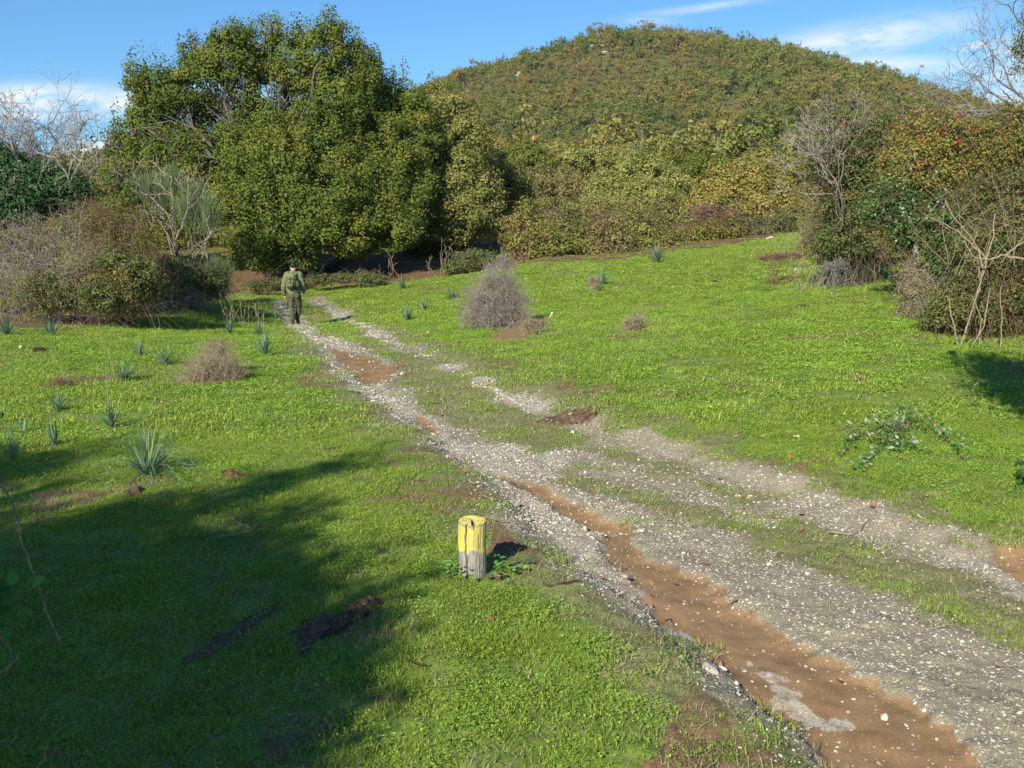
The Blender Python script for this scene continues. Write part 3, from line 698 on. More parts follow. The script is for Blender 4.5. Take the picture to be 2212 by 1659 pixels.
# ---- woods behind ---------------------------------------------------------------------------
def hilltree_mesh(seed, h=6.5, n=700, ls=.46):
    rng = np.random.default_rng(seed); w = Geo(); g = Geo(); k = rng.integers(4, 8)
    lb = np.array([[rng.normal()*1.1, rng.normal()*1.1, h*rng.uniform(.28, .76), rng.uniform(1.2, 2.1), rng.uniform(1.2, 2.1), rng.uniform(.9, 1.6)] for _ in range(k)])
    leaf_cloud(g, lb, 34, n//34, ls, .75, rng, (.5, 1.05), upspray=1.4)
    w.tube(curve((0, 0, -.6), (rng.normal()*.3, 0, h*.5), rng, 4, .06), np.linspace(.16, .08, 4), 4)
    for l in lb: w.tube(curve((0, 0, h*.3), l[:3], rng, 3, .08), np.linspace(.08, .03, 3), 3)
    c = g.mesh('crown'); c.materials.append(LM['hill']); k_ = w.mesh('trunk'); k_.materials.append(BK['grey'])
    g2 = Geo(); n0 = 0
    for G_ in (w, g): g2.v += G_.v; g2.r += G_.r; g2.f[4] += [f+n0 for f in G_.f[4]]; n0 += G_.n
    me = g2.mesh('wood_tree'); nt = len(k_.polygons); me.materials.append(LM['hill']); me.materials.append(BK['grey'])
    mi = np.zeros(len(me.polygons), np.int32); mi[:nt] = 1; me.polygons.foreach_set('material_index', mi); return me, c, k_


def build_hillwood():
    rng = np.random.default_rng(5); ms = [hilltree_mesh(100+i) for i in range(9)]
    ax = rng.uniform(-330, 340, 60000); ay = rng.uniform(95, 480, 60000)
    z = hbase(ax, ay); r = np.hypot(ax, ay)
    u = (ax/ay*FPX*cos(0)/1+512)/K      # photo column, for leaving out what the frame never shows
    dn = fbm(ax/26, ay/26, 3, 12)
    keep = (np.abs(ax/ay) < .66)&(rng.uniform(0, 1, len(ax)) < np.clip((dn-.2)*5, .7, 1))&(ay < 475)
    # the bare stony strips up the slope
    bare = (fbm(ax/22+3, ay/60, 3, 19) > .80)&(r > 200); keep &= ~bare
    P = np.c_[ax, ay, z][keep]; cell = {}; sel = []
    for i, p in enumerate(P):        # no two closer than about 3.6 m
        c = (int(p[0]//3.3), int(p[1]//3.3))
        if any((c[0]+a, c[1]+b) in cell and np.hypot(*(P[cell[(c[0]+a, c[1]+b)]][:2]-p[:2])) < 3.3 for a in (-1, 0, 1) for b in (-1, 0, 1)): continue
        cell[c] = i; sel.append(i)
    P = P[sel]; rr = np.hypot(P[:, 0], P[:, 1]); print('hill trees', len(P))
    px = P[:, 0]/P[:, 1]; vis = np.where((px > -.07)&(px < .33))[0]; vis = vis[np.argsort(rr[vis])][:300]
    one = np.zeros(len(P), bool); one[vis] = True
    s = (.72+.6*rng.uniform(0, 1, len(P))**1.6)*(1-.3*(fbm(P[:, 0]/50, P[:, 1]/50, 2, 71) > .6)); k = rng.integers(0, 9, len(P)); rz = rng.uniform(0, 6.28, len(P))
    for i in vis:
        o = bpy.data.objects.new('hillside_tree', None); COL.objects.link(o); o.empty_display_size = .5; o.location = P[i]; o.rotation_euler = (0, 0, rz[i]); o.scale = (s[i]*1.05, s[i]*1.05, s[i])
        for nm, q_ in (('crown', ms[k[i]][1]), ('trunk', ms[k[i]][2])): a_ = bpy.data.objects.new(nm, q_); COL.objects.link(a_); a_.parent = o
        tag(o, 'small olive and rust coloured oak on the lower slope of the wooded hill', 'tree', 'oaks on the lower slope of the hill')
    q = ~one; n = q.sum(); coll = [(m_[0].copy(), LM['hill']) for m_ in ms]
    o = scatter('hillside_wood', coll, P[q], np.c_[np.zeros(n), np.zeros(n), rz[q]], np.c_[s[q]*1.05, s[q]*1.05, s[q]], k[q], 'far wood of small oaks covering the rounded hill', 'wood')
    for (me, _), (src, _c, _k) in zip(coll, ms):
        me.materials.append(BK['grey']); a = np.zeros(len(src.polygons), np.int32); src.polygons.foreach_get('material_index', a); me.polygons.foreach_set('material_index', a)


build_hillwood()
def hill_rocks():
    _rk = simple('pale hill rock', (.36, .33, .27), .9, .25, 3)
    for i, (u, v, z_) in enumerate(((1095, 160, 2.0), (1075, 163, 1.6), (1125, 156, 1.5), (1290, 98, 1.8), (1305, 112, 1.5), (1232, 190, 1.5), (1165, 205, 1.3), (1470, 278, 1.7), (1482, 268, 1.2), (1150, 258, 1.5), (1390, 205, 1.3), (1300, 240, 1.2), (1160, 318, 1.4))):
        p = gpt(u, v+6)
        if p is None: continue
        rg = np.random.default_rng(900+i); g = stone_geo(rg, 3, .7); vv = np.concatenate(g.v)*z_*np.array([1.5, 1, .9]); o_ = Geo(); o_.add(vv+rg.normal(size=vv.shape)*.05, g.f[3][0])
        tag(obj('hill_rock', o_.mesh('hill_rock'), _rk, None, (p[0], p[1], p[2]+z_*.3)), 'pale limestone rock showing between the small oaks of the hill', 'rock', 'pale rocks on the wooded hill')


print('hill', round(time.time()-T0, 1))

# ---- big trees ------------------------------------------------------------------------------
def gb(u, v, y, dz=0):
    p = at(u, v, y); return np.array([p[0], y, H1(p[0], y)+dz])


broadleaf('oak_tree', 'huge spreading oak behind the walking person, tallest tree in the view', 'tree', gb(640, 570, 41),
 lobes_px([(500, 135, 62, 62, 0), (512, 80, 26, 38, 0), (560, 120, 50, 55, 1), (588, 72, 24, 34, .5), (430, 185, 75, 66, .5), (408, 130, 24, 34, .5), (340, 205, 58, 58, 0), (300, 170, 30, 30, 0), (640, 140, 52, 62, .5), (648, 85, 20, 30, .5), (700, 110, 52, 52, 0), (702, 66, 28, 32, 0), (760, 160, 58, 60, .5), (772, 108, 18, 30, 1), (600, 225, 95, 66, .5), (720, 230, 88, 70, 0), (735, 70, 14, 24, .3),
           (300, 300, 62, 60, 0), (380, 330, 70, 50, -2), (310, 385, 70, 60, -1), (420, 400, 90, 60, -2), (270, 430, 50, 60, 0), (520, 330, 70, 55, -1), (540, 420, 95, 75, -3), (620, 350, 95, 80, -2.5),
           (700, 330, 90, 80, -1.5), (640, 470, 100, 70, -3.5), (560, 510, 80, 52, -3.5), (715, 430, 90, 80, -3), (545, 560, 55, 25, -3.8), (720, 500, 85, 50, -3.6), (390, 460, 80, 60, -1), (330, 250, 50, 60, .5), (620, 560, 60, 16, -3), (275, 365, 60, 55, .3), (255, 425, 48, 60, .3), (330, 455, 60, 55, -.5), (470, 300, 90, 70, 1.5), (560, 300, 90, 70, 1.5), (660, 300, 80, 70, 1.5)], 41),
 LM['oak'], BK['oak'], 1900, 135, .112, .50, 21, trunkr=.42, trunks=3, fork=.36, shell=(.55, 1.0), twigs=.4)
broadleaf('oak_tree', 'dark green oak with drooping boughs just right of the tallest oak', 'tree', gb(735, 575, 41.5),
 lobes_px([(800, 250, 70, 75, 1.5), (850, 215, 55, 55, 2), (790, 180, 48, 60, 1.5), (830, 330, 85, 75, 0), (790, 400, 80, 75, -1.5), (870, 400, 75, 80, 0), (820, 470, 85, 60, -2.5), (850, 500, 60, 40, -3), (900, 300, 50, 70, 1), (760, 520, 50, 35, -2.5), (880, 250, 50, 50, 1.5), (960, 400, 45, 110, 3.2, 1.0), (930, 500, 70, 70, 4, 1.5), (980, 545, 90, 25, 5, 1.5)], 41.5),
 LM['oak'], BK['oak'], 760, 145, .112, .50, 22, trunkr=.38, trunks=2, fork=.34, shell=(.5, 1.0), twigs=.4)
broadleaf('oak_tree', 'paler olive brown oak closing the right end of the dark oak clump', 'tree', gb(1000, 560, 45),
 lobes_px([(930, 225, 52, 42, 1), (985, 240, 48, 50, 1), (960, 290, 65, 60, 0), (1015, 320, 48, 70, 0), (1000, 380, 62, 70, -1), (1040, 420, 42, 60, -1), (1000, 460, 60, 55, -2), (970, 500, 45, 25, -2), (1040, 485, 35, 35, -1), (945, 350, 40, 60, -.5), (935, 420, 40, 60, -1), (940, 290, 40, 50, -.5)], 45),
 LM['oak_pale'], BK['oak'], 520, 130, .12, .5, 23, trunkr=.28, fork=.35)
broadleaf('maple_tree', 'small yellow green tree peeping out right of the oak clump', 'tree', gb(1090, 560, 50),
 lobes_px([(1080, 375, 40, 42, 0), (1105, 395, 45, 45, 0), (1075, 430, 45, 40, 0), (1120, 440, 35, 40, 0), (1095, 480, 50, 45, 0)], 50), LM['yellow'], BK['oak'], 200, 80, .14, .45, 24, trunkr=.15)
# trees and thicket between the field and the hill
MID = [
 ('oak_tree', 'broad golden round-topped oak above the bushes at the far end of the field', 'gold', 56, [(1560, 410, 65, 50, 0), (1610, 390, 62, 42, 0), (1660, 405, 62, 45, 0), (1530, 440, 50, 38, -1), (1600, 440, 80, 40, -2), (1690, 440, 40, 35, -1), (1640, 470, 70, 35, -2)], 430, .15),
 ('oak_tree', 'pale grey green oak behind the bushes left of the golden oak', 'olive', 62, [(1330, 395, 60, 38, 0), (1390, 375, 60, 38, 0), (1440, 400, 55, 40, 0), (1310, 430, 50, 35, -1), (1380, 430, 80, 45, -2), (1450, 445, 50, 35, -1)], 430, .15),
 ('oak_tree', 'brownish half-bare tree standing behind the hedge right of the yellow tree', 'rust', 66, [(1190, 385, 55, 30, 0), (1230, 405, 55, 35, 0), (1180, 420, 50, 30, 0), (1215, 445, 60, 30, -1)], 170, .13),
 ('oak_tree', 'small green oak on the rise above the brownish half-bare tree', 'oak', 85, [(1130, 330, 48, 30, 0), (1100, 350, 40, 28, 0), (1150, 355, 50, 25, 0)], 170, .2),
 ('oak_tree', 'leafy oak on the rise above the pale grey green oak', 'olive', 90, [(1290, 345, 55, 28, 0), (1240, 350, 40, 28, 0), (1340, 350, 40, 25, 0)], 170, .2),
 ('oak_tree', 'dull green oak on the rise between the pale oak and the golden oak', 'oak', 88, [(1500, 370, 45, 32, 0), (1460, 360, 42, 28, 0), (1530, 355, 42, 28, 0)], 180, .2),
 ('oak_tree', 'brown green oak on the rise right of the golden oak', 'oak_pale', 84, [(1700, 365, 50, 30, 0), (1650, 350, 45, 25, 0), (1745, 375, 45, 35, 0)], 180, .2),
 ('oak_tree', 'grey leafless looking tree beside the red berry shrub behind the field corner', 'rust', 60, [(1745, 440, 35, 40, 0), (1775, 410, 40, 50, 0), (1760, 480, 40, 40, 0)], 90, .12),
 ('oak_tree', 'dark oak behind the left side of the huge spreading oak', 'oak', 50, [(250, 440, 45, 55, 0), (220, 480, 40, 50, 0), (290, 500, 60, 60, 0), (380, 530, 80, 60, 0)], 240, .14),
 ('oak_tree', 'dark oak deep in the shade behind the huge spreading oak', 'oak', 51, [(520, 470, 90, 90, 0), (640, 480, 90, 90, 0), (560, 560, 90, 35, 0), (680, 560, 70, 35, 0)], 300, .16),
 ('oak_tree', 'dark oak deep in the shade behind the drooping boughs', 'oak', 52, [(790, 470, 90, 90, 0), (900, 460, 90, 90, 0), (820, 560, 90, 35, 0), (950, 555, 90, 35, 0)], 300, .16),
]
for i, (nm, lab, lm, y, L, nc, ls) in enumerate(MID):
    broadleaf(nm, lab, 'tree', gb(np.mean([q[0] for q in L]), 500, y), lobes_px(L, y), LM[lm], BK['oak' if i else 'grey'], int(nc*.8), 110, ls, .62, 40+i, trunkr=.2, twigs=.5)
print('trees', round(time.time()-T0, 1))
HED = [
 ('thicket_shrub', 'tangled brown and green thicket where the oaks meet the field', 'hedge', 39, [(1120, 500, 42, 50, 1), (1150, 460, 40, 35, 1.5), (1165, 520, 38, 45, 0)], 5200),
 ('thicket_shrub', 'yellow green leafy thicket second from the oaks along the field end', 'yellow', 40, [(1225, 485, 42, 45, 0), (1205, 530, 42, 38, -1), (1255, 530, 35, 32, -.5)], 5200),
 ('thicket_shrub', 'brown twiggy thicket with a few leaves in the middle of the hedge', 'rust', 40, [(1310, 490, 48, 48, 0), (1335, 530, 38, 32, -.5), (1290, 540, 30, 22, -1)], 5000),
 ('thicket_shrub', 'olive thicket of low brambles below the pale grey green oak', 'hedge', 43, [(1400, 490, 48, 42, 0), (1380, 525, 45, 26, -.5), (1440, 520, 42, 26, -.5)], 5200),
 ('thicket_shrub', 'tall thin-leaved yellowish thicket behind the hedge', 'olive', 47, [(1280, 450, 60, 30, 0), (1370, 450, 55, 30, 0), (1440, 460, 40, 25, 0)], 5200),
 ('spindle_bush', 'reddish pink leaved bush in front of the golden oak', 'red', 46, [(1525, 458, 42, 18, 0), (1580, 468, 35, 16, 0)], 1500),
 ('thicket_shrub', 'low green and brown thicket under the reddish pink bush', 'hedge', 45, [(1510, 500, 50, 30, 0), (1560, 495, 45, 28, .3), (1480, 515, 40, 22, -.5)], 5200),
 ('thicket_shrub', 'bright green bramble thicket below the golden oak', 'bramble', 47, [(1630, 490, 50, 22, 0), (1680, 480, 45, 26, .3), (1600, 500, 35, 16, -.3)], 4200),
 ('thicket_shrub', 'dull olive thicket at the top corner of the field', 'hedge', 48, [(1730, 470, 42, 38, 0), (1700, 490, 30, 18, 0)], 3600),
]
for i, (nm, lab, lm, y, L, nl) in enumerate(HED):
    lb = lobes_px(L, y); bu = gb(np.mean([q[0] for q in L]), 540, y)
    lb2 = lb.copy(); lb2[:, 2] = (lb2[:, 2]+bu[2])/2; lb = np.vstack([lb, lb2])
    bush(nm, lab, 'bush', lb, bu, LM[lm], BK['twig' if i % 2 else 'redtwig'], nl, .10, 60+i, twig_n=260, twig_r=.009, clus=.30)
bush('bramble_bush', 'rounded dark green bramble mound at the foot of the pale olive brown oak', 'bush', lobes_px([(1015, 565, 42, 26, 0), (1050, 565, 32, 24, .3), (985, 580, 26, 16, -.3)], 36), gb(1020, 590, 36), LM['bramble'], BK['twig'], 6500, .065, 71, 160, .006, clus=.22)
bush('bramble_bush', 'low green bramble beside the shaded oak trunks right of the path', 'bush', lobes_px([(790, 600, 32, 16, 0), (820, 605, 22, 12, 0)], 36), gb(795, 615, 36), LM['bramble'], BK['twig'], 2600, .06, 72, 90, .005, clus=.16)
bush('bramble_bush', 'low leafy bramble at the wood edge just left of the walking person', 'bush', lobes_px([(590, 612, 28, 14, 0), (555, 618, 24, 12, 0), (690, 605, 36, 11, 1.5), (740, 600, 30, 10, 2)], 34.5), gb(580, 625, 34.5), LM['bramble'], BK['twig'], 3600, .06, 73, 90, .005, clus=.14)
bush('dead_shrub', 'grey leafless tangle beside the bramble mound at the wood edge', 'bush', lobes_px([(1085, 570, 26, 22, 0), (1060, 580, 20, 12, 0), (1110, 580, 20, 14, 0)], 34), gb(1085, 590, 34), LM['rust'], BK['greytwig'], 200, .04, 74, 260, .006)
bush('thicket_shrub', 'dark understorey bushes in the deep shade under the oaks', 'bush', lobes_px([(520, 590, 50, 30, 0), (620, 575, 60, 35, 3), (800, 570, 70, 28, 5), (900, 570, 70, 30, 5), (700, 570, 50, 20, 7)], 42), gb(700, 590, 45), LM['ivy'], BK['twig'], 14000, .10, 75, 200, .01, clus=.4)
print('hedge', round(time.time()-T0, 1))

# ---- left side ------------------------------------------------------------------------------
def ivy_tree():
    rng = np.random.default_rng(31); y0 = 23; base = gb(60, 690, y0); T = thing('bare_tree', 'leafless grey tree with dark ivy round it at the left edge', 'tree', base)
    w = Geo(); g = Geo()
    for (u, v, n) in ((20, 400, 4), (80, 400, 4), (-60, 420, 3), (130, 400, 3)):
        s = at(u, v, y0+1.2+rng.normal()*.6); p = curve(base+np.array([0, 1., 0])+np.array([rng.normal()*.4, 0, 0]), s, rng, 7, .08); limb(w, p, .10, .06, 6)
        for q in range(n+1):
            d = np.array([rng.normal()*.55, rng.normal()*.3, 1.0]); grow(w, p[-1-rng.integers(0, 2)], d, .8, .03, 5, rng, .55, (2, 3), .12, 5, None, .74, .2, .0042)
    for (u, v, tu, tv) in ((130, 430, 200, 330), (60, 440, 230, 350), (150, 400, 120, 300), (150, 400, 190, 330), (60, 380, 30, 250), (20, 380, -20, 260), (100, 380, 90, 260)):
        s = at(u, v, y0-.3); d = at(tu, tv, y0)-s; grow(w, s, d, .8, .03, 5, rng, .5, (2, 3), .1, 4, None, .76, .2, .004)
    lb = lobes_px([(30, 400, 90, 45, 0), (110, 400, 70, 42, 0), (155, 420, 45, 32, 0), (20, 440, 80, 50, -.5), (90, 380, 60, 32, .3), (0, 350, 50, 40, 0), (-60, 420, 90, 90, 0), (30, 520, 90, 60, .5), (130, 480, 70, 50, .5)], y0)
    leaf_cloud(g, lb, 1300, 60, .06, .26, rng, (.55, 1.02), asp=.85, updir=.2)
    # dead pale twigs hanging over the ivy
    C, d, k = in_lobes(lb, 260, rng, (.8, 1.15))
    for c, q in zip(C, d): limb(w, curve(c, c+q*.4+np.array([rng.normal()*.4, -.25, rng.normal()*.2]), rng, 5, .2), .005, .002, 3)
    obj('trunk', recentre(w, base), BK['greytwig'], T); obj('ivy', recentre(g, base), LM['ivy'], T)


ivy_tree()
bush('dog_rose_bush', 'wide grey brown thorny tangle along the left edge, lower than the ivy tree', 'bush', lobes_px([(40, 520, 75, 50, .5), (130, 510, 80, 55, .4), (60, 620, 90, 70, -1), (170, 600, 80, 80, -.8), (-40, 600, 80, 90, 0)], 21.5), gb(90, 705, 21), LM['hedge'], BK['greytwig'], 12000, .04, 81, 1100, .0036, out_=1.3, clus=.2)
bush('dog_rose_bush', 'reddish brown twiggy bush in the middle of the left thicket', 'bush', lobes_px([(220, 500, 70, 55, .5), (290, 530, 65, 65, .5), (230, 610, 80, 75, -.8), (300, 630, 70, 60, -.8), (200, 470, 50, 40, 1)], 21.5), gb(240, 700, 21), LM['hedge'], BK['redtwig'], 12000, .04, 82, 1100, .0036, out_=1.25, clus=.2)


def yellow_spot(u, v, y, n, seed, spread=.2, size=.042):
    def f(T, w, g, rng):
        r2 = np.random.default_rng(seed); a = Geo(); c = at(u, v, y)+r2.normal(size=(n, 3))*spread*np.array([.6, .3, 1]); a.leaves(c, r2.normal(size=(n, 3))*.6+np.array([-.3, -1, .5]), np.full(n, size), .75, r2.uniform(0, 1, n), r2)
        obj('autumn_leaves', recentre(a, T.location), LM['autumn'], T)
    return f


bush('bramble_bush', 'green bramble with yellow autumn leaves hanging over the thicket near the left lawn', 'bush', lobes_px([(250, 560, 45, 40, 0), (275, 610, 40, 50, -.3), (225, 640, 60, 45, -.3), (310, 600, 40, 40, 0), (120, 620, 60, 50, .2)], 20.4), gb(265, 698, 20.2), LM['bramble'], BK['twig'], 9000, .05, 83, 120, .0035, clus=.17, extra=yellow_spot(257, 585, 19.8, 26, 4))
bush('shrub', 'dense dark green shrub at the shaded end of the left thicket', 'bush', lobes_px([(370, 600, 60, 45, 0), (430, 610, 55, 40, .6), (330, 630, 50, 40, -.4), (400, 580, 50, 30, 1), (455, 610, 35, 28, 1.5)], 25), gb(390, 665, 25), LM['bramble'], BK['twig'], 17000, .055, 84, 300, .005, clus=.2)


def dead_branching():
    rng = np.random.default_rng(33); y0 = 26.5; base = gb(385, 640, y0); T = thing('dead_tree', 'bleached dead little tree with forked bare branches in the left thicket', 'tree', base); w = Geo()
    def br(pts, r0, r1, tw=0):
        p = np.array([at(u, v, y0+dy) for u, v, dy in pts]); q = [p[0]]
        for a, b in zip(p[:-1], p[1:]):
            for s in (.33, .66, 1): q.append(a+(b-a)*s+rng.normal(size=3)*.018)
        limb(w, np.array(q), r0*.85, r1*.7, 6)
        for _ in range(tw):
            s = q[rng.integers(len(q)//2, len(q))]; grow(w, s, rng.normal(size=3)*.6+np.array([0, -.2, .7]), .42, .016, 2, rng, .5, (2, 3), .15, 4, None, .7, .2, .006)
    br([(385, 650, 0), (378, 590, 0), (383, 555, -.1), (376, 500, -.1)], .075, .05)
    br([(376, 500, -.1), (362, 465, 0), (340, 440, 0), (320, 420, .1), (300, 418, .2), (290, 395, .2)], .045, .018, 4)
    br([(376, 505, -.1), (372, 460, 0), (374, 430, 0), (368, 405, .1), (372, 385, .1)], .045, .015, 4)
    br([(378, 520, -.1), (392, 490, -.3), (405, 455, -.3), (407, 425, -.2), (395, 400, 0)], .045, .015, 4)
    br([(385, 555, -.1), (398, 560, -.2), (415, 545, -.4), (430, 530, -.4)], .04, .02, 2)
    br([(420, 535, -.4), (445, 515, -.5), (460, 497, -.5)], .055, .02, 2); br([(418, 540, -.4), (440, 535, -.5), (452, 560, -.5), (448, 575, -.5), (460, 582, -.5)], .035, .012, 3)
    br([(376, 500, -.1), (350, 480, -.1), (318, 480, -.1), (290, 485, 0)], .03, .010, 4); br([(378, 540, -.1), (370, 490, -.3), (340, 470, -.4), (312, 462, -.4)], .03, .012, 4)
    br([(428, 610, .2), (440, 590, .1), (446, 560, 0)], .05, .03, 0); br([(405, 455, -.3), (420, 440, -.2), (432, 425, -.1)], .022, .010, 3)
    obj('trunk', recentre(w, base), BK['dead'], T)


dead_branching()


def broom(name, label, base, spots, y0, seed):
    rng = np.random.default_rng(seed); T = thing(name, label, 'bush', base); g = Geo(); w = Geo()
    for (u, v, ru, rv) in spots:
        c = at(u, v, y0+rng.normal()*.3); R0 = ru*mpp(y0); hz = rv*mpp(y0)
        limb(w, curve(base+rng.normal(size=3)*.1, c-np.array([0, 0, hz]), rng, 6, .08), .03, .014, 4)
        for _ in range(230):
            s = c-np.array([0, 0, hz])+rng.normal(size=3)*np.array([R0*.35, R0*.3, hz*.3]); e = s+np.array([rng.normal()*R0*.5, rng.normal()*R0*.4, hz*rng.uniform(1, 2.1)]); g.tube(curve(s, e, rng, 4, .06), .0045, 3, rng.uniform(0, 1))
    obj('stems', recentre(w, base), BK['dead'], T); obj('foliage', recentre(g, base), LM['broom'], T)


broom('broom_shrub', 'tall grey green broom rising behind the bleached dead tree', gb(400, 640, 33), [(320, 400, 26, 28), (370, 385, 22, 28), (420, 420, 26, 30), (450, 455, 30, 34), (405, 450, 26, 30), (345, 425, 22, 26)], 33, 34)
broom('broom_shrub', 'small green broom at the shaded corner where the left thicket ends', gb(475, 645, 31), [(455, 600, 24, 26), (480, 590, 22, 26), (465, 575, 20, 18)], 31, 35)
bush('dead_bracken', 'low heap of dry grey stems along the foot of the shaded left thicket', 'bush', lobes_px([(400, 645, 60, 14, 0), (460, 640, 50, 12, 1), (330, 670, 50, 12, -2)], 25), gb(410, 660, 25), LM['rust'], BK['greytwig'], 900, .04, 85, 420, .005)
print('left', round(time.time()-T0, 1))

# ---- right side -----------------------------------------------------------------------------
def berries(y, seed, n, spots, sp=.35, size=.016):
    def f(T, w, g, rng):
        r2 = np.random.default_rng(seed); a = Geo(); ico = np.array([[0, 0, 1], [1, 0, 0], [0, 1, 0], [-1, 0, 0], [0, -1, 0], [0, 0, -1.]]); fc = np.array([[0, 1, 2], [0, 2, 3], [0, 3, 4], [0, 4, 1], [5, 2, 1], [5, 3, 2], [5, 4, 3], [5, 1, 4]])
        for i in range(n):
            u, v = spots[r2.integers(len(spots))]; c = at(u, v, y+r2.normal()*.4)+r2.normal(size=3)*sp; k = 1
            for _ in range(r2.integers(2, 6)): a.add(ico*size*r2.uniform(.6, 1)+c+r2.normal(size=3)*.035, fc, r2.uniform(0, 1))
        obj('berries', recentre(a, T.location), LM['berry'], T)
    return f


bush('hawthorn_bush', 'hawthorn with strings of red berries, leftmost of the right-hand thicket', 'bush', lobes_px([(1810, 290, 50, 55, .5), (1790, 350, 50, 50, 0), (1850, 370, 60, 70, 0), (1830, 450, 60, 65, 0), (1900, 300, 60, 60, .3), (1880, 500, 60, 55, 0), (1800, 520, 45, 40, 0)], 19.5), gb(1840, 565, 19.5), LM['bramble'], BK['twig'], 30000, .05, 91, 420, .0036, clus=.2, out_=1.2, extra=berries(19, 5, 90, [(1830, 290), (1880, 310), (1950, 320), (1990, 330), (1790, 390), (1930, 330), (2000, 290)], .3))
def barebush():
    rng = np.random.default_rng(36); y0 = 18.6; base = gb(1800, 560, y0); T = thing('bare_shrub', 'pale leafless shrub with fine forked twigs against the hawthorn', 'bush', base); w = Geo()
    for (u, v, tu, tv) in ((1810, 400, 1760, 360), (1810, 400, 1790, 300), (1815, 390, 1850, 300), (1800, 420, 1745, 400), (1812, 360, 1815, 250), (1800, 400, 1740, 340)):
        s = at(u, v, y0); limb(w, curve(at(1825, 500, y0+.6), s, rng, 5, .09), .014, .010, 5); grow(w, s, at(tu, tv, y0-.3)-s, .5, .011, 5, rng, .5, (2, 3), .08, 4, None, .74, .2, .0035)
    obj('stems', recentre(w, base), BK['greytwig'], T)
barebush()
bush('hawthorn_bush', 'tall hawthorn studded with red berries above the concrete post', 'bush', lobes_px([(1990, 280, 60, 50, .5), (2050, 300, 60, 60, 0), (1960, 360, 60, 60, 0), (2060, 390, 70, 70, 0), (2000, 450, 60, 70, .5), (1950, 500, 45, 60, .6), (2130, 330, 70, 70, 0), (2190, 300, 60, 80, 0)], 17.5), gb(2030, 610, 17.8), LM['hedge'], BK['redtwig'], 24000, .05, 92, 900, .004, clus=.2, out_=1.22, extra=berries(17, 6, 110, [(2000, 260), (2060, 300), (1980, 330), (2060, 420), (2100, 470), (2150, 520), (2010, 500), (2130, 380)], .3))
def fartree():
    rng = np.random.default_rng(37); y0 = 20; base = gb(2290, 600, y0); T = thing('bare_tree', 'leafless lichen-grey tree reaching into the sky at the right edge', 'tree', base); w = Geo()
    limb(w, curve(base, at(2250, 260, y0), rng, 8, .04), .13, .08, 7)
    for (u, v, tu, tv, L) in ((2250, 260, 2190, 60, 1.0), (2240, 300, 2080, 210, .95), (2250, 330, 2000, 250, .9), (2250, 200, 2190, 20, .9), (2240, 250, 2150, 130, .9), (2260, 150, 2200, -20, .9), (2230, 330, 2060, 300, .8), (2245, 260, 2120, 220, .9), (2245, 280, 2160, 180, .9)):
        s = at(u, v, y0); grow(w, s, at(tu, tv, y0-.3)-s, L, .035, 5, rng, .5, (2, 3), .08, 4, None, .76, .2, .0042)
    obj('trunk', recentre(w, base), BK['grey'], T); g = Geo(); leaf_cloud(g, lobes_px([(2215, 90, 22, 40, 0), (2215, 150, 20, 40, 0), (2230, 260, 40, 40, 0)], y0), 60, 40, .05, .2, rng); obj('ivy', recentre(g, base), LM['olive'], T)
fartree()
def pale_leaves(y, spots, seed, n=70, sp=.2, size=.05):
    def f(T, w, g, rng):
        r2 = np.random.default_rng(seed); a = Geo(); i = r2.integers(0, len(spots), n); c = np.array([at(*spots[k], y) for k in i])+r2.normal(size=(n, 3))*sp
        a.leaves(c, r2.normal(size=(n, 3))*.5+np.array([-.3, -1, .4]), np.full(n, size), .7, r2.uniform(0, 1, n), r2); obj('pale_leaves', recentre(a, T.location), LM['pale'], T)
    return f
bush('bramble_bush', 'leafy bramble with pale undersides among its leaves, draped round the concrete post', 'bush', lobes_px([(1920, 440, 50, 50, .5), (1960, 480, 40, 50, .2), (2030, 470, 45, 60, 0), (2060, 560, 55, 60, -.4), (2090, 470, 50, 60, -.3), (2000, 600, 40, 50, 0)], 15), gb(2040, 650, 15), LM['darkbramble'], BK['redtwig'], 8000, .05, 93, 300, .005, clus=.16, shell=(.75, 1.1), extra=pale_leaves(14.6, [(1935, 410), (1960, 400), (1920, 455), (1990, 440), (2020, 430), (1930, 480)], 7, 34))
bush('bramble_thicket', 'nearest tangle of reddish stems and brambles at the right edge', 'bush', lobes_px([(2110, 560, 60, 70, .3), (2170, 520, 60, 90, .3), (2080, 660, 70, 60, 0), (2160, 670, 80, 70, 0), (2240, 600, 80, 110, .3), (2030, 680, 45, 40, .2), (2200, 440, 70, 80, .5), (2120, 440, 60, 70, 1), (2260, 700, 80, 60, 0)], 12.2), gb(2150, 745, 12.0), LM['bramble'], BK['redtwig'], 34000, .036, 94, 800, .003, clus=.14)
bush('sloe_bush', 'low brown thorny bush in front of the concrete post', 'bush', lobes_px([(1990, 650, 50, 50, 0), (2020, 690, 60, 40, -.4), (1975, 600, 35, 45, .8), (1960, 690, 30, 28, 0)], 14), gb(2000, 725, 13.6), LM['rust'], BK['greytwig'], 8000, .03, 95, 600, .0035, clus=.13)
bush('sloe_bush', 'dry brown bush at the foot of the leftmost hawthorn', 'bush', lobes_px([(1760, 500, 35, 45, .3), (1800, 545, 55, 30, 0), (1870, 550, 50, 28, 0), (1740, 530, 26, 26, 0), (1900, 560, 30, 20, 0)], 20.5), gb(1800, 570, 20), LM['rust'], BK['straw'], 6000, .035, 96, 520, .004, clus=.14)
bush('brushwood_pile', 'flat heap of brown cut twigs lying at the left end of the hawthorn thicket', 'brushwood', lobes_px([(1680, 555, 35, 9, 0), (1720, 552, 30, 9, 0), (1650, 558, 25, 7, 0)], 22), gb(1690, 565, 22), LM['rust'], BK['redtwig'], 0, .03, 97, 200, .005, arch=.02)
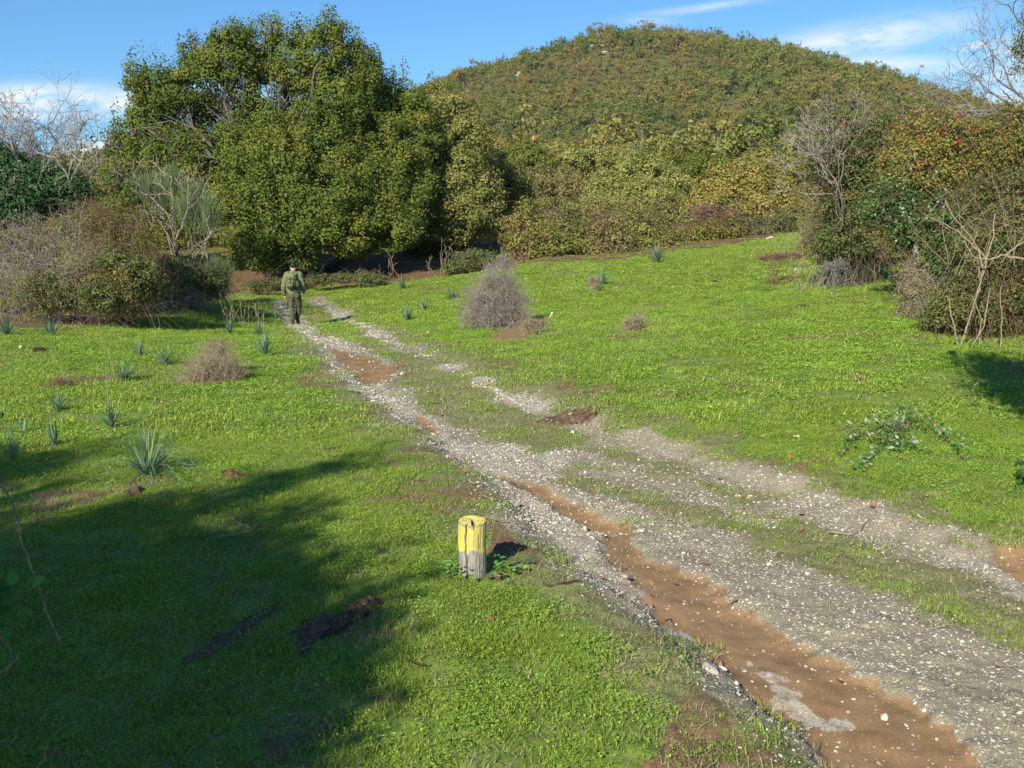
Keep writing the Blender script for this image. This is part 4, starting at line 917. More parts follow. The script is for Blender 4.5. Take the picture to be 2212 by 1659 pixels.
bush('brushwood_pile', 'small grey heap of dead twigs below the leftmost hawthorn', 'brushwood', lobes_px([(1790, 578, 28, 9, 0), (1815, 572, 22, 9, 0)], 19), gb(1795, 585, 19), LM['rust'], BK['grey'], 0, .03, 98, 120, .005, arch=.02)


def vines():
    rng = np.random.default_rng(38); base = gb(2085, 745, 11.6); T = thing('old_vine', 'pale twisted woody vine rising from the grass into the right-hand brambles', 'vine', base); w = Geo()
    def br(pts, y0, r0, r1):
        p = np.array([at(u, v, y0) for u, v in pts]); p[0, 2] = min(p[0, 2], H1(p[0, 0], p[0, 1])-.01) if pts[0][1] > 730 else p[0, 2]; q = [p[0]]
        for a, b in zip(p[:-1], p[1:]):
            for s in (.25, .5, .75, 1): q.append(a+(b-a)*s+rng.normal(size=3)*.006)
        limb(w, np.array(q), r0, r1, 6)
    br([(2045, 778), (2075, 750), (2090, 700), (2110, 640), (2125, 590), (2135, 545)], 11.4, .014, .010); br([(2085, 720), (2100, 670), (2118, 610), (2110, 560), (2080, 520)], 11.35, .010, .006)
    br([(2125, 590), (2115, 545), (2070, 500), (2010, 470)], 11.4, .012, .006); br([(2130, 560), (2145, 510), (2150, 460)], 11.4, .012, .006); br([(2130, 560), (2090, 500), (2060, 470), (2040, 430)], 11.45, .010, .005)
    br([(2095, 765), (2125, 700), (2140, 620)], 11.3, .009, .006); br([(2160, 755), (2165, 690), (2160, 620)], 11.3, .008, .005); br([(2070, 740), (2055, 680), (2050, 640)], 11.4, .009, .006); br([(2115, 755), (2118, 690), (2100, 640)], 11.35, .008, .005)
    br([(2212, 560), (2170, 552), (2140, 560), (2105, 556)], 11.2, .014, .007); br([(2170, 552), (2200, 530), (2240, 500)], 11.2, .010, .006)
    for _ in range(16): u = rng.uniform(2040, 2200); br([(u, 575+rng.normal()*20), (u+rng.normal()*30, 500), (u+rng.normal()*60-20, 420+rng.normal()*30)], 11.75, .0038, .002)
    obj('stems', recentre(w, base), BK['straw'], T)
vines()


def concrete_post():
    base = gpt(1978, 632); y0 = base[1]; base[2] = H1(base[0], base[1])-.1; T = thing('fence_post', 'leaning weathered pale post half hidden in the right-hand thicket', 'post', base); g = Geo()
    top = at(1973, 478, y0)-base; n = 16; u = np.linspace(0, 1, n)[:, None]; p = u*top; rng = np.random.default_rng(3); rad = (.042+.002*rng.normal(size=n))*y0/13; rad[:2] *= 1.7; rad[2] *= 1.3; p = p+np.c_[np.sin(u[:, 0]*3)*.02, np.zeros(n), np.zeros(n)]
    g.tube(p, rad, 7); g.add(np.vstack([p[-1:]+[0, 0, .01], p[-1]+np.c_[np.cos(np.arange(7)*2*pi/7)*.05, np.sin(np.arange(7)*2*pi/7)*.05, np.zeros(7)]]), [[0, i+1, (i+1) % 7+1] for i in range(7)])
    obj('shaft', g, barkmat('weathered pale wood', (.16, .14, .115), (.42, .38, .32), 30), T)
concrete_post()
print('right', round(time.time()-T0, 1))

# ---- shrubs, clumps and litter standing on the meadow ------------------------------------------
bush('dead_shrub', 'grey bare rounded shrub standing alone by the track in the middle of the field', 'bush', lobes_px([(1045, 655, 46, 34, 0), (1102, 655, 44, 32, 0), (1088, 615, 34, 30, 0), (1056, 606, 22, 20, 0), (1022, 690, 30, 16, 0), (1130, 690, 28, 14, 0), (1075, 690, 55, 20, 0)], 19), gb(1070, 705, 19), LM['rust'], BK['greytwig'], 1500, .022, 110, 1700, .0026, clus=.1, arch=.16, out_=1.5)
bush('dead_shrub', 'small sparse dead shrub on the red soil right of the grey bare shrub', 'bush', lobes_px([(1145, 705, 34, 16, 0), (1170, 700, 20, 14, 0)], 16.8), gb(1150, 722, 16.8), LM['rust'], BK['straw'], 200, .02, 111, 260, .0026, arch=.05)
bush('dead_shrub', 'low pale see-through dead shrub on the open slope right of the track', 'bush', lobes_px([(1375, 700, 36, 24, 0), (1360, 712, 26, 16, 0)], 15.6), gb(1372, 728, 15.6), LM['rust'], BK['straw'], 150, .02, 112, 300, .0024, arch=.05)
bush('dead_shrub', 'dry brown tussocky shrub left of the track, nearer than the walking person', 'bush', lobes_px([(450, 800, 62, 40, 0), (420, 830, 55, 28, -.1), (500, 800, 40, 36, 0), (470, 760, 50, 28, .5)], 12.2), gb(450, 858, 12), LM['rust'], BK['straw'], 900, .016, 113, 1200, .0018, clus=.08, arch=.04)
bush('dead_shrub', 'small flat dead twig tuft among the left-hand asphodels', 'bush', lobes_px([(135, 832, 30, 12, 0)], 11.4), gb(135, 845, 11.4), LM['rust'], BK['redtwig'], 80, .014, 114, 200, .002, arch=.03)
bush('dead_shrub', 'little heap of pale dry stems beside the asphodel on the right slope', 'bush', lobes_px([(1283, 608, 16, 12, 0)], 25), gb(1283, 620, 25), LM['rust'], BK['straw'], 0, .014, 115, 160, .004, arch=.04)


def asphodel_geo(rng, n, L, wd, spread=1.0):
    g = Geo()
    for i in range(n):
        a = rng.uniform(0, 2*pi); l = L*rng.uniform(.6, 1.1); lean = rng.uniform(.15, 1.15)*spread; d = np.array([cos(a), sin(a), 0]); sd = np.array([-sin(a), cos(a), 0]); u = np.linspace(0, 1, 6)
        r = d[None]*(u[:, None]*lean*l*.75)+np.array([0, 0, 1])*((u*(1.15-.25*lean)-u**2.4*lean*.55)[:, None]*l)+d*rng.uniform(0, .03)*L*2
        w = wd*np.array([.8, 1, .95, .8, .5, .06])[:, None]*rng.uniform(.7, 1.2); up = np.array([0, 0, .35])*w
        v = np.stack([r-sd*w+up, r-d*w*.2, r+sd*w+up], 1).reshape(-1, 3); k = np.arange(5)[:, None]*3
        g.add(v, np.r_[k+np.array([[0, 1, 4, 3]]), k+np.array([[1, 2, 5, 4]])].reshape(-1, 4), rng.uniform(0, 1))
    return g


def asphodel(u, v, y, n, L, wd, label, seed, spread=1.0, stalks=(), grp='asphodel clumps in the meadow'):
    rng = np.random.default_rng(seed); b = gb(u, v, y, -.01) if y else None
    p = gpt(u, v, lambda x, yy: hbase(x, yy)); b = np.array([p[0], p[1], H1(p[0], p[1])-.01]); T = thing('asphodel_clump', label, 'plant', b, grp)
    obj('leaves', asphodel_geo(rng, n, L, wd, spread*1.15), LM['asph'], T)
    for (dx, h, ln) in stalks:
        w = Geo(); q = np.array([[dx*.3, 0, 0], [dx*.5, 0, h*.5], [dx, .02, h]]); w.tube(q, [.006, .0045, .002], 5)
        for _ in range(ln): s = q[2]*rng.uniform(.6, 1); w.tube(np.array([s, s+rng.normal(size=3)*.05+[0, 0, .05]]), [.002, .001], 3)
        obj('dry_stalk', w, BK['straw'], T)
    return T


asphodel(318, 1022, 0, 130, .52, .0038, 'largest asphodel clump, long blue green leaves, at the edge of the tree shadow', 1, 1.45)
for i, a in enumerate((
 (240, 922, 26, .24, .006, 'asphodel with a tall broken dry stalk, above left of the largest clump', .9, ((-.02, .75, 3), (.12, .35, 1))),
 (125, 895, 34, .26, .006, 'upright spiky asphodel near the left edge, below the flat dead twig tuft', .9, ()),
 (118, 955, 22, .22, .007, 'small upright asphodel left of the largest clump', .45, ()),
 (28, 985, 26, .24, .006, 'greyish asphodel cut by the left edge of the view', .8, ()),
 (50, 930, 12, .2, .006, 'sparse flattened asphodel with few leaves near the left edge', 1.2, ()),
 (267, 822, 44, .30, .007, 'broad star-shaped asphodel left of the dry brown tussocky shrub', 1.0, ((-.3, .7, 2),)),
 (303, 772, 30, .28, .007, 'grey green asphodel farther up behind the broad star-shaped one', .9, ()),
 (357, 790, 34, .32, .007, 'greyish asphodel touching the left side of the dry brown shrub', .8, ()),
 (572, 768, 46, .36, .008, 'full green asphodel between the dry shrub and the track', .7, ((0, .7, 2),)),
 (495, 722, 30, .34, .008, 'asphodel among dry stalks behind the dry brown shrub', .7, ((.1, .8, 3),)),
 (560, 728, 36, .36, .008, 'asphodel at the foot of the tall dry stalks left of the walking person', .7, ((0, .9, 3),)),
 (15, 722, 40, .45, .010, 'wide grey asphodel against the thicket in the left corner of the lawn', .9, ()),
 (112, 722, 40, .40, .010, 'long low asphodel clump in front of the left thicket', .9, ()),
 (880, 697, 34, .42, .010, 'asphodel right of the track, nearest to the grey bare shrub', .7, ()),
 (915, 670, 30, .42, .011, 'asphodel with a thin stalk between the track and the grey bare shrub', .9, ((.05, .6, 2),)),
 (976, 646, 44, .45, .011, 'wide asphodel tuft just left of the grey bare shrub', 1.0, ()),
 (868, 626, 40, .45, .012, 'asphodel by the wood edge right of the walking person', .9, ()),
 (1300, 618, 40, .48, .012, 'lone dark asphodel with pale dead stems on the right slope', .8, ()),
 (1417, 572, 60, .60, .014, 'large silvery asphodel far up the slope near the hedge', .8, ()),
 (1085, 566, 40, .55, .012, 'grey green asphodel sticking up behind the grey bare shrub', .6, ()))):
    asphodel(a[0], a[1], 0, int(a[2]*1.4), a[3]*1.2, a[4]*.75, a[5], 200+i, a[6], a[7])


def stalks(name, label, u, v, n, h, sp, seed, r=.003, br=3):
    rng = np.random.default_rng(seed); p = gpt(u, v); b = np.array([p[0], p[1], H1(p[0], p[1])]); T = thing(name, label, 'plant', b, None); w = Geo()
    for i in range(n):
        s = np.array([rng.normal()*sp, rng.normal()*sp*.6, -.03]); e = s+np.array([rng.normal()*.2*h, rng.normal()*.05, h*rng.uniform(.3, 1.05)]); q = curve(s, e, rng, 5, .06); w.tube(q, np.linspace(r, r*.5, 5), 4)
        for _ in range(br): a = q[rng.integers(2, 5)]; w.tube(curve(a, a+np.array([rng.normal()*.12, 0, .14])*h, rng, 3, .1), r*.5, 3)
    obj('stems', recentre(w, (0, 0, 0)), BK['straw'], T)


for i, a in enumerate((
 ('tall pale dry fennel stalks left of the walking person', 545, 705, 13, .9, .5, .006), ('thin dry stalks between the thicket shadow and the dry brown shrub', 505, 712, 8, .85, .3, .006),
 ('lone forked dry stalk in front of the shaded thicket', 395, 680, 2, .9, .1, .006), ('bare dry stalk standing right of the bramble at the wood edge', 850, 600, 3, 1.3, .15, .012),
 ('pair of crossed dry stalks before the dark wood', 838, 608, 3, 1.1, .25, .011), ('dry branched weed before the dark wood, left of the bramble mound', 935, 592, 4, 1.0, .25, .011),
 ('dry stalk cluster at the left end of the bramble mound', 970, 590, 4, 1.2, .2, .012), ('pale cane stems at the left tip of the hawthorn thicket', 1745, 548, 26, 1.2, .5, .006),
 ('short dry weeds on the slope below the hedge', 1240, 600, 6, .45, .5, .006), ('forked pale dry stem on the slope left of the dark asphodel', 1062+130, 598, 3, .5, .2, .007), ('dry twigs on the far slope near the cut brushwood', 1640, 560, 6, .5, .5, .006))):
    stalks('dry_stalks', a[0], a[1], a[2], a[3], a[4], a[5], 300+i, a[6])


def boulder(name, label, u, v, size, colr, seed, cat='stone', flat=.6, rot=0, group=None, long=1.0, sink=.25):
    rng = np.random.default_rng(seed); p = gpt(u, v); z = H1(p[0], p[1]); g = stone_geo(rng, 3, flat)
    vv = np.concatenate(g.v); vv = vv*size*np.array([long, 1, 1]); o = Geo(); o.add(vv, g.f[3][0]); q = obj(name, o.mesh(name, True), MS[colr], None, (p[0], p[1], z+size*flat*(1-sink)*.8)); q.rotation_euler = (rng.normal()*.15, rng.normal()*.15, rot)
    return tag(q, label, cat, group)


MS = {'white': simple('white limestone', (.72, .69, .62), .85, .15, 14), 'cream': simple('cream stone', (.62, .52, .36), .85, .2, 14), 'grey': simple('grey track stone', (.33, .30, .25), .85, .25, 25),
      'dung': simple('dry dung', (.085, .052, .032), .95, .4, 30, 1.0), 'soil': simple('dark crumbly soil', (.13, .08, .047), .98, .5, 22, 1.5), 'redsoil': simple('red brown soil', (.16, .085, .05), .98, .4, 20, 1.2), 'brown': simple('brown stone', (.34, .20, .13), .85, .25, 20)}
for i, a in enumerate((
 (1139, 604, .075, 'white', 'angular white stone right of the grey bare shrub, near the field end'), (924, 718, .04, 'white', 'white stone on the grass right of the track, below the grey bare shrub'), (852, 717, .035, 'cream', 'cream stone at the right edge of the track opposite the walking person'),
 (1721, 587, .075, 'cream', 'yellowish stone on the upper right slope above the dung heap'), (46, 758, .05, 'cream', 'cream stone on the left lawn beside a dark scrape of soil'), (1662, 517, .13, 'cream', 'cream stone at the top corner of the field against the hedge'),
 (1955, 622, .05, 'cream', 'small cream stone at the foot of the pale leaning post'), (850, 800, .06, 'grey', 'grey stone at the right end of the upper red puddle bed'), (870, 797, .035, 'white', 'small white stone touching the red puddle bed of the track'),
 (1350, 1222, .022, 'grey', 'flat grey stone in the white gravel left of the red channel'), (1378, 1232, .020, 'grey', 'rounded grey stone beside the flat grey one left of the red channel'), (1408, 1275, .020, 'brown', 'brownish stone at the narrow bend of the red channel'),
 (1530, 1440, .030, 'grey', 'longest grey stone on the left bank of the red channel'), (1560, 1392, .022, 'brown', 'orange tinted stone in the red mud opposite the long grey stone'), (1562, 1232+180, .018, 'white', 'white pebble in the red mud below the orange tinted stone'),
 (1117, 1078, .030, 'grey', 'grey stone at the head of the red channel'), (1238, 973-60, .022, 'white', 'bright white pebble in the right rut by the dark mulch'), (1722, 941, .03, 'cream', 'pale stone by the yellow leaf on the right grass'),
 (1590, 937, .03, 'brown', 'brown stone on the grass just right of the right rut'), (1648, 937, .028, 'brown', 'brown stone on the grass, second right of the right rut'), (1663, 1077+110, .02, 'white', 'pale pebble on the grey hardpan of the track'))):
    boulder('stone', a[4], a[0], a[1], a[2], a[3], 400+i, long=1.9 if 'longest' in a[4] else 1.2, rot=(-.9 if 'longest' in a[4] else i*1.3))
for i, a in enumerate((
 (1722, 610, .13, 'dung', 'round brown dung heap on the upper right slope'), (1730, 664, .075, 'dung', 'dark round dung lump on the right slope below the dung heap'), (1500, 700-10, .06, 'dung', 'small dark dung lump in the middle of the right slope'), (1325, 694, .06, 'dung', 'small brown dung lump above the low pale dead shrub'),
 (1506, 607, .07, 'dung', 'dark upright clod on the far slope'))):
    boulder('dung_heap', a[4], a[0], a[1], a[2], a[3], 440+i, 'dung', .55)


def mound(label, spots, seed, mt='soil', h=.05, name='molehill'):
    """crumbly turned earth lying on the grass: a lumpy dome mesh that follows the ground"""
    rng = np.random.default_rng(seed); poly = polyw(spots); c = poly.mean(0); n = 46; x0, y0 = poly.min(0)-.03; x1, y1 = poly.max(0)+.03
    X, Y = np.meshgrid(np.linspace(x0, x1, n), np.linspace(y0, y1, n), indexing='ij'); x, y = X.ravel(), Y.ravel(); d = sdist(poly, x, y)+(fbm(x*12, y*12, 3, seed)-.5)*.1
    wd = max(.04, d.max()); z = height(x, y, masks(x, y))+np.clip(d/wd, -1, 1)**1*h*(np.clip(d/wd, 0, 1)*-.3+1)*1.0+(fbm(x*26, y*26, 3, seed+1)-.5)*h*.9*(d > 0)+(fbm(x*70, y*70, 2, seed+2)-.5)*.012
    z = np.where(d < -.01, z-.05, z); i = np.arange(n-1)[:, None]*n+np.arange(n-1)[None]; f = np.stack([i, i+n, i+n+1, i+1], -1).reshape(-1, 4); keep = (d[f] > -.03).any(1)
    g = Geo(); g.add(np.c_[x-c[0], y-c[1], z-H1(*c)], f[keep]); o = obj(name, g.mesh(name, True), MS[mt], None, (c[0], c[1], H1(*c))); return tag(o, label, 'molehill')


mound('long dark heap of turned earth left of the yellow post at the shadow edge', [(700, 1385), (745, 1330), (800, 1305), (842, 1302), (815, 1335), (760, 1365)], 1, h=.06)
mound('dark turned earth adjoining the long heap inside the tree shadow', [(630, 1395), (650, 1350), (700, 1345), (735, 1350), (705, 1390), (660, 1420)], 2, h=.04)
mound('ragged dark scrape of soil deep in the tree shadow', [(380, 1440), (450, 1390), (520, 1345), (590, 1300), (620, 1310), (560, 1360), (500, 1410), (430, 1440)], 3, h=.014)
mound('reddish molehill in the grass right behind the yellow post', [(1045, 1195), (1060, 1175), (1110, 1170), (1140, 1185), (1120, 1205), (1070, 1212)], 4, 'redsoil', .035)
mound('small dark molehill below the largest asphodel clump', [(262, 1068), (285, 1060), (318, 1062), (310, 1075), (275, 1077)], 5, h=.05)
mound('low brown molehill in the sunlit grass right of the largest asphodel', [(475, 1028), (510, 1020), (545, 1022), (535, 1033), (490, 1035)], 6, 'redsoil', .03)
mound('flat dark mulch patch spilled across the right rut', [(1155, 890), (1200, 880), (1260, 879), (1305, 883), (1290, 896), (1230, 902), (1185, 900)], 7, h=.012, name='mulch_heap')


def twig_thing(name, label, pts, r, seed, m='straw', lift=.02):
    rng = np.random.default_rng(seed); w = Geo(); P0 = None
    for pl in pts:
        q = []
        for (u, v) in pl: p = gpt(u, v); q.append([p[0], p[1], H1(p[0], p[1])+lift])
        q = np.array(q); P0 = q[0] if P0 is None else P0; k = [q[0]]
        for a, b in zip(q[:-1], q[1:]):
            for s in (.33, .66, 1): k.append(a+(b-a)*s+rng.normal(size=3)*.006)
        w.tube(np.array(k), np.linspace(r, r*.5, len(k)), 4)
    o = obj(name, recentre(w, P0), BK[m], None, P0); return tag(o, label, 'branch')


twig_thing('fallen_branch', 'thin forked dry branch lying on the shaded grass left of the yellow post', [[(455, 1170), (500, 1168), (545, 1150), (560, 1140), (590, 1145)], [(450, 1165), (490, 1140), (505, 1120)], [(545, 1150), (555, 1128), (560, 1115)], [(500, 1168), (520, 1140), (530, 1112)], [(545, 1150), (510, 1132), (490, 1125)]], .006, 1)
twig_thing('fallen_branch', 'grey stick lying on the grass right of the dark mulch patch', [[(1410, 860), (1450, 850), (1475, 843)], [(1450, 850), (1465, 855)]], .007, 2)
twig_thing('fallen_branch', 'thin stick at the right edge of the right rut', [[(1790, 1118), (1840, 1122), (1880, 1100)]], .005, 3)
twig_thing('fallen_branch', 'short stick on the grass behind the yellow post', [[(1045, 1128), (1085, 1130), (1130, 1138)]], .004, 4, 'greytwig')
twig_thing('fallen_branch', 'curved dry stem on the left lawn right of the tall stalk asphodel', [[(1010-600, 965), (470, 975), (520, 968)]], .004, 5)
twig_thing('fallen_branch', 'pale crossed sticks on the far slope left of the silvery asphodel', [[(1185, 602), (1230, 592), (1290, 590)], [(1200, 588), (1240, 600)]], .012, 6, lift=.06)


def bone():
    p = gpt(1187, 690); z = H1(p[0], p[1]); w = Geo(); a = np.array([0, 0, 0.02]); b = np.array([.06, .02, .13]); q = a+(b-a)*np.linspace(0, 1, 7)[:, None]; w.tube(q, [.012, .009, .008, .009, .012, .02, .012], 8)
    tag(obj('bone', w.mesh('bone', True), MS['white'], None, (p[0], p[1], z)), 'white bone standing up in the dead shrub right of the grey bare shrub', 'bone')
bone()


# trailing bramble on the right grass and the tufts by it
def trailing(label, spots, seed, arcs, leafn, pale):
    rng = np.random.default_rng(seed); p0 = gpt(*spots); b = np.array([p0[0], p0[1], H1(p0[0], p0[1])]); T = thing('trailing_bramble', label, 'plant', b); w = Geo(); g = Geo(); a2 = Geo()
    for arc in arcs:
        q = []
        for (u, v, h) in arc: p = gpt(u, v); q.append([p[0], p[1], H1(p[0], p[1])+h])
        q = np.array(q); m = 30; tt = np.linspace(0, len(q)-1, m); k = np.clip(tt.astype(int), 0, len(q)-2); f = (tt-k)[:, None]; c = q[k]*(1-f)+q[k+1]*f+rng.normal(size=(m, 3))*.006; w.tube(c, .003, 4)
        i = rng.integers(0, m, leafn); c2 = c[i]+rng.normal(size=(leafn, 3))*.03; g.leaves(c2, rng.normal(size=(leafn, 3))*.6+[0, 0, 1], np.full(leafn, .04), .7, rng.uniform(0, 1, leafn), rng)
        if pale: i = rng.integers(0, m, pale); c2 = c[i]+rng.normal(size=(pale, 3))*.03+[0, -.01, .02]; a2.leaves(c2, rng.normal(size=(pale, 3))*.5+[-.3, -1, .5], np.full(pale, .042), .55, rng.uniform(0, 1, pale), rng)
    obj('stems', recentre(w, b), BK['redtwig'], T); obj('leaves', recentre(g, b), LM['weed'], T)
    if a2.n: obj('pale_leaves', recentre(a2, b), LM['pale'], T)


trailing('low trailing bramble with pale-backed leaves on the right-hand grass', (1930, 980), 1,
         [[(1930, 980, .05), (1880, 960, .12), (1840, 960, .12), (1810, 1000, .03)], [(1930, 980, .05), (1900, 940, .16), (1850, 950, .12), (1830, 985, .05)], [(1930, 980, .05), (1960, 940, .2), (2010, 945, .14), (2060, 975, .06), (2080, 1000, .02)], [(1930, 980, .05), (1940, 930, .2), (1990, 930, .16), (2050, 960, .05)],
          [(1930, 980, .05), (1910, 960, .16), (1930, 930, .2), (1960, 920, .1)], [(1930, 980, .02), (1960, 975, .08), (2000, 985, .02)], [(1900, 980, .02), (1860, 1010, .04), (1870, 1020, .02)]], 60, 11)
bush('dead_shrub', 'tangle of grey dead stems in the heart of the low trailing bramble', 'bush', lobes_px([(1950, 935, 38, 22, 0), (1925, 955, 34, 18, 0)], 8.1), gb(1940, 975, 8.0), LM['rust'], BK['greytwig'], 120, .014, 120, 260, .0016, arch=.04)
bush('dead_shrub', 'tiny whitish woolly tuft right of the low trailing bramble', 'bush', lobes_px([(2140, 998, 18, 14, 0)], 7.3), gb(2138, 1012, 7.3), LM['pale'], BK['grey'], 60, .012, 121, 170, .0014, arch=.03)
bush('bramble_bush', 'small dark green bramble cut by the right edge, at mid height', 'bush', lobes_px([(2200, 1080, 30, 40, 0), (2230, 1040, 40, 50, 0)], 6.3), gb(2215, 1130, 6.3), LM['ivy'], BK['redtwig'], 420, .038, 122, 24, .002, arch=.1, per=10)


def foreground_vine():
    rng = np.random.default_rng(9); y0 = 2.6; b = gb(-60, 1500, 2.7); T = thing('bramble_cane', 'thorny bramble cane hanging in front of the tree shadow at the left edge', 'plant', b); w = Geo(); g = Geo()
    def br(pts, r, y=y0):
        q = np.array([at(u, v, y) for u, v in pts]); k = [q[0]]
        for a, c in zip(q[:-1], q[1:]):
            for s in (.25, .5, .75, 1): k.append(a+(c-a)*s+rng.normal(size=3)*.002)
        k = np.array(k); w.tube(k, np.linspace(r, r*.6, len(k)), 6)
        for _ in range(len(k)*2): i = rng.integers(0, len(k)); s = k[i]; w.tube(np.array([s, s+rng.normal(size=3)*.007]), [.0012, .0002], 3)
    br([(-70, 1020), (0, 1050), (22, 1075), (38, 1110), (45, 1160), (70, 1230), (85, 1270), (100, 1320), (128, 1388)], .0032); br([(-70, 1100), (0, 1110), (40, 1115)], .0026); br([(40, 1110), (42, 1150), (40, 1180)], .0018); br([(70, 1235), (95, 1225), (120, 1235)], .0014)
    br([(88, 1275), (100, 1300), (92, 1325)], .0014); br([(-30, 1480), (20, 1440), (42, 1415)], .0035, 2.5); br([(-30, 1480), (10, 1455), (25, 1430), (20, 1400), (0, 1370)], .002, 2.5); br([(60, 1680), (95, 1640), (102, 1608)], .0026, 2.3); br([(-70, 1130), (-40, 1300), (-30, 1500), (-60, 1660)], .004)
    def leaf(u, v, s, y=y0, n=1):
        for _ in range(n):
            c = at(u+rng.normal()*4, v+rng.normal()*4, y+rng.normal()*.02); a = np.array([rng.normal()*.5, -.6, .8]); m = 9; t_ = np.linspace(0, 1, m); ww = .36*np.sin(t_*pi)**.75*s*(1-.25*t_); a /= np.linalg.norm(a); q = np.cross(a, rng.normal(size=3)); q /= np.linalg.norm(q); e = np.cross(a, q)
            mid = c+np.outer(t_*s, q)-np.outer((t_-.4)**2*s*.4, a); L_ = mid+np.outer(ww, e)+np.outer(ww*.35, a); R_ = mid-np.outer(ww, e)+np.outer(ww*.35, a); k = np.arange(m-1)
            g.add(np.r_[L_, mid, R_], np.r_[np.stack([k, k+1, k+1+m, k+m], 1), np.stack([k+m, k+1+m, k+1+2*m, k+2*m], 1)], rng.uniform(.1, .8))
    for (u, v, s, n) in ((92, 1240, .045, 2), (85, 1225, .03, 1), (80, 1245, .028, 1), (60, 1170, .012, 1), (50, 1130, .010, 2), (115, 1240, .016, 2), (125, 1245, .014, 1), (92, 1325, .016, 2), (20, 1265, .05, 3), (5, 1310, .05, 4), (40, 1325, .05, 1), (15, 1350, .045, 2), (-20, 1400, .06, 6), (-30, 1250, .06, 5), (10, 1295, .04, 2), (-20, 1340, .06, 5), (0, 905, .03, 2), (12, 1195, .02, 1)): leaf(u, v, s, y0, n)
    obj('stems', recentre(w, b), BK['straw'], T); obj('leaves', recentre(g, b), LM['weed'], T)
foreground_vine()


# unseen oaks added round and behind the viewer to cut the sky's fill light
for i, (cx, cy, h, rr) in enumerate(((-5.2, .2, 3.0, 1.3), (-7.5, -1.5, 3.6, 1.8), (-1.5, -9.5, 5.6, 2.6), (4.5, -9, 5.4, 2.8), (9.5, -6, 4.4, 2.4))):
    b = np.array([cx, cy, H1(cx, cy)]); rg = np.random.default_rng(500+i); lb = np.array([[cx+rg.normal()*rr*.5, cy+rg.normal()*rr*.3, b[2]+h*q, rr*.6, rr*.55, h*.2] for q in (.3, .45, .6, .75, .5, .35)])
    broadleaf('oak_tree', ('low leafy oak added just outside the left edge to dim the sky light', 'second low oak added farther out on the left to dim the sky light', 'oak added straight behind the viewer to dim the sky light', 'broad oak added behind the viewer on the right to dim the sky light', 'outermost oak added behind the viewer far on the right to dim the sky light')[i], 'tree', b, lb, LM['oak'], BK['oak'], 260, 50, .12, .4, 510+i, trunkr=.12, fork=.25)


# trees beside and behind the photographer, whose shade falls across the grass
def shade_tree(label, cx, cy, lobes, seed, nc, per=60, ls=.09, r=.18):
    b = np.array([cx, cy, H1(cx, cy)]); lb = np.array(lobes); broadleaf('oak_tree', label, 'tree', b, lb, LM['oak'], BK['oak'], nc, per, ls, .34, seed, trunkr=r, twigs=.5, fork=.3)


def shadow_lobes(L, hts):
    """crown masses whose shade falls at the given places of the photograph"""
    o = []
    for (u, v, r), h in zip(L, hts): p = gpt(u, v); q = p+SUND*(h/SUND[2]); o.append((*q, r, r*1.1, r*.8) if r > .5 else (*q, r*.7, r*1.6, r*.55))
    return o


SH = shadow_lobes([(80, 1500, 1.0), (200, 1420, .75), (330, 1380, .6), (120, 1300, .7), (300, 1280, .45), (500, 1330, .36), (60, 1640, .9), (300, 1560, .55), (450, 1480, .42), (600, 1440, .33), (740, 1400, .24), (840, 1365, .15), (480, 1200, .26), (600, 1130, .2), (380, 1210, .35), (100, 1180, .4), (250, 1150, .28), (-200, 1500, 1.2), (-200, 1250, 1.0), (620, 1620, .13), (300, 1700, .5), (700, 1015, .2), (760, 1000, .14), (600, 1040, .22), (450, 1090, .26), (40, 1060, .25), (-100, 1020, .6)],
                   [3.4, 3.7, 4.0, 4.2, 4.5, 4.6, 3.2, 3.4, 3.8, 4.0, 4.2, 4.4, 4.8, 5.2, 4.8, 4.8, 5.2, 3.8, 4.4, 3.2, 3.0, 5.8, 6.0, 5.6, 5.2, 5.2, 5.0])
shade_tree('leafy oak behind the viewer casting the shade on the lower left grass', -5.6, -4.6, SH, 51, 900, 60, .085)
SH2 = shadow_lobes([(2190, 800, .45), (2240, 830, .55), (2290, 860, .6), (2330, 830, .7)], [3.2, 3.2, 3.0, 3.4])
shade_tree('oak out of view on the right whose shade touches the right edge of the field', 6.8, 5.0, SH2, 52, 200, 60, .085, .12)
print('meadow things', round(time.time()-T0, 1))

# more of the scrub round the viewer, outside the frame on the left
bush('bramble_bush', 'bramble thicket just outside the left edge from which the thorny cane hangs', 'bush', np.array([[-2.9, 1.6, .35, .7, .8, .7], [-3.3, .6, .8, .9, .9, .9], [-2.5, .5, .2, .6, .7, .5]]), (-2.9, 1.2, H1(-2.9, 1.2)), LM['bramble'], BK['redtwig'], 9000, .035, 130, 200, .004, clus=.14)

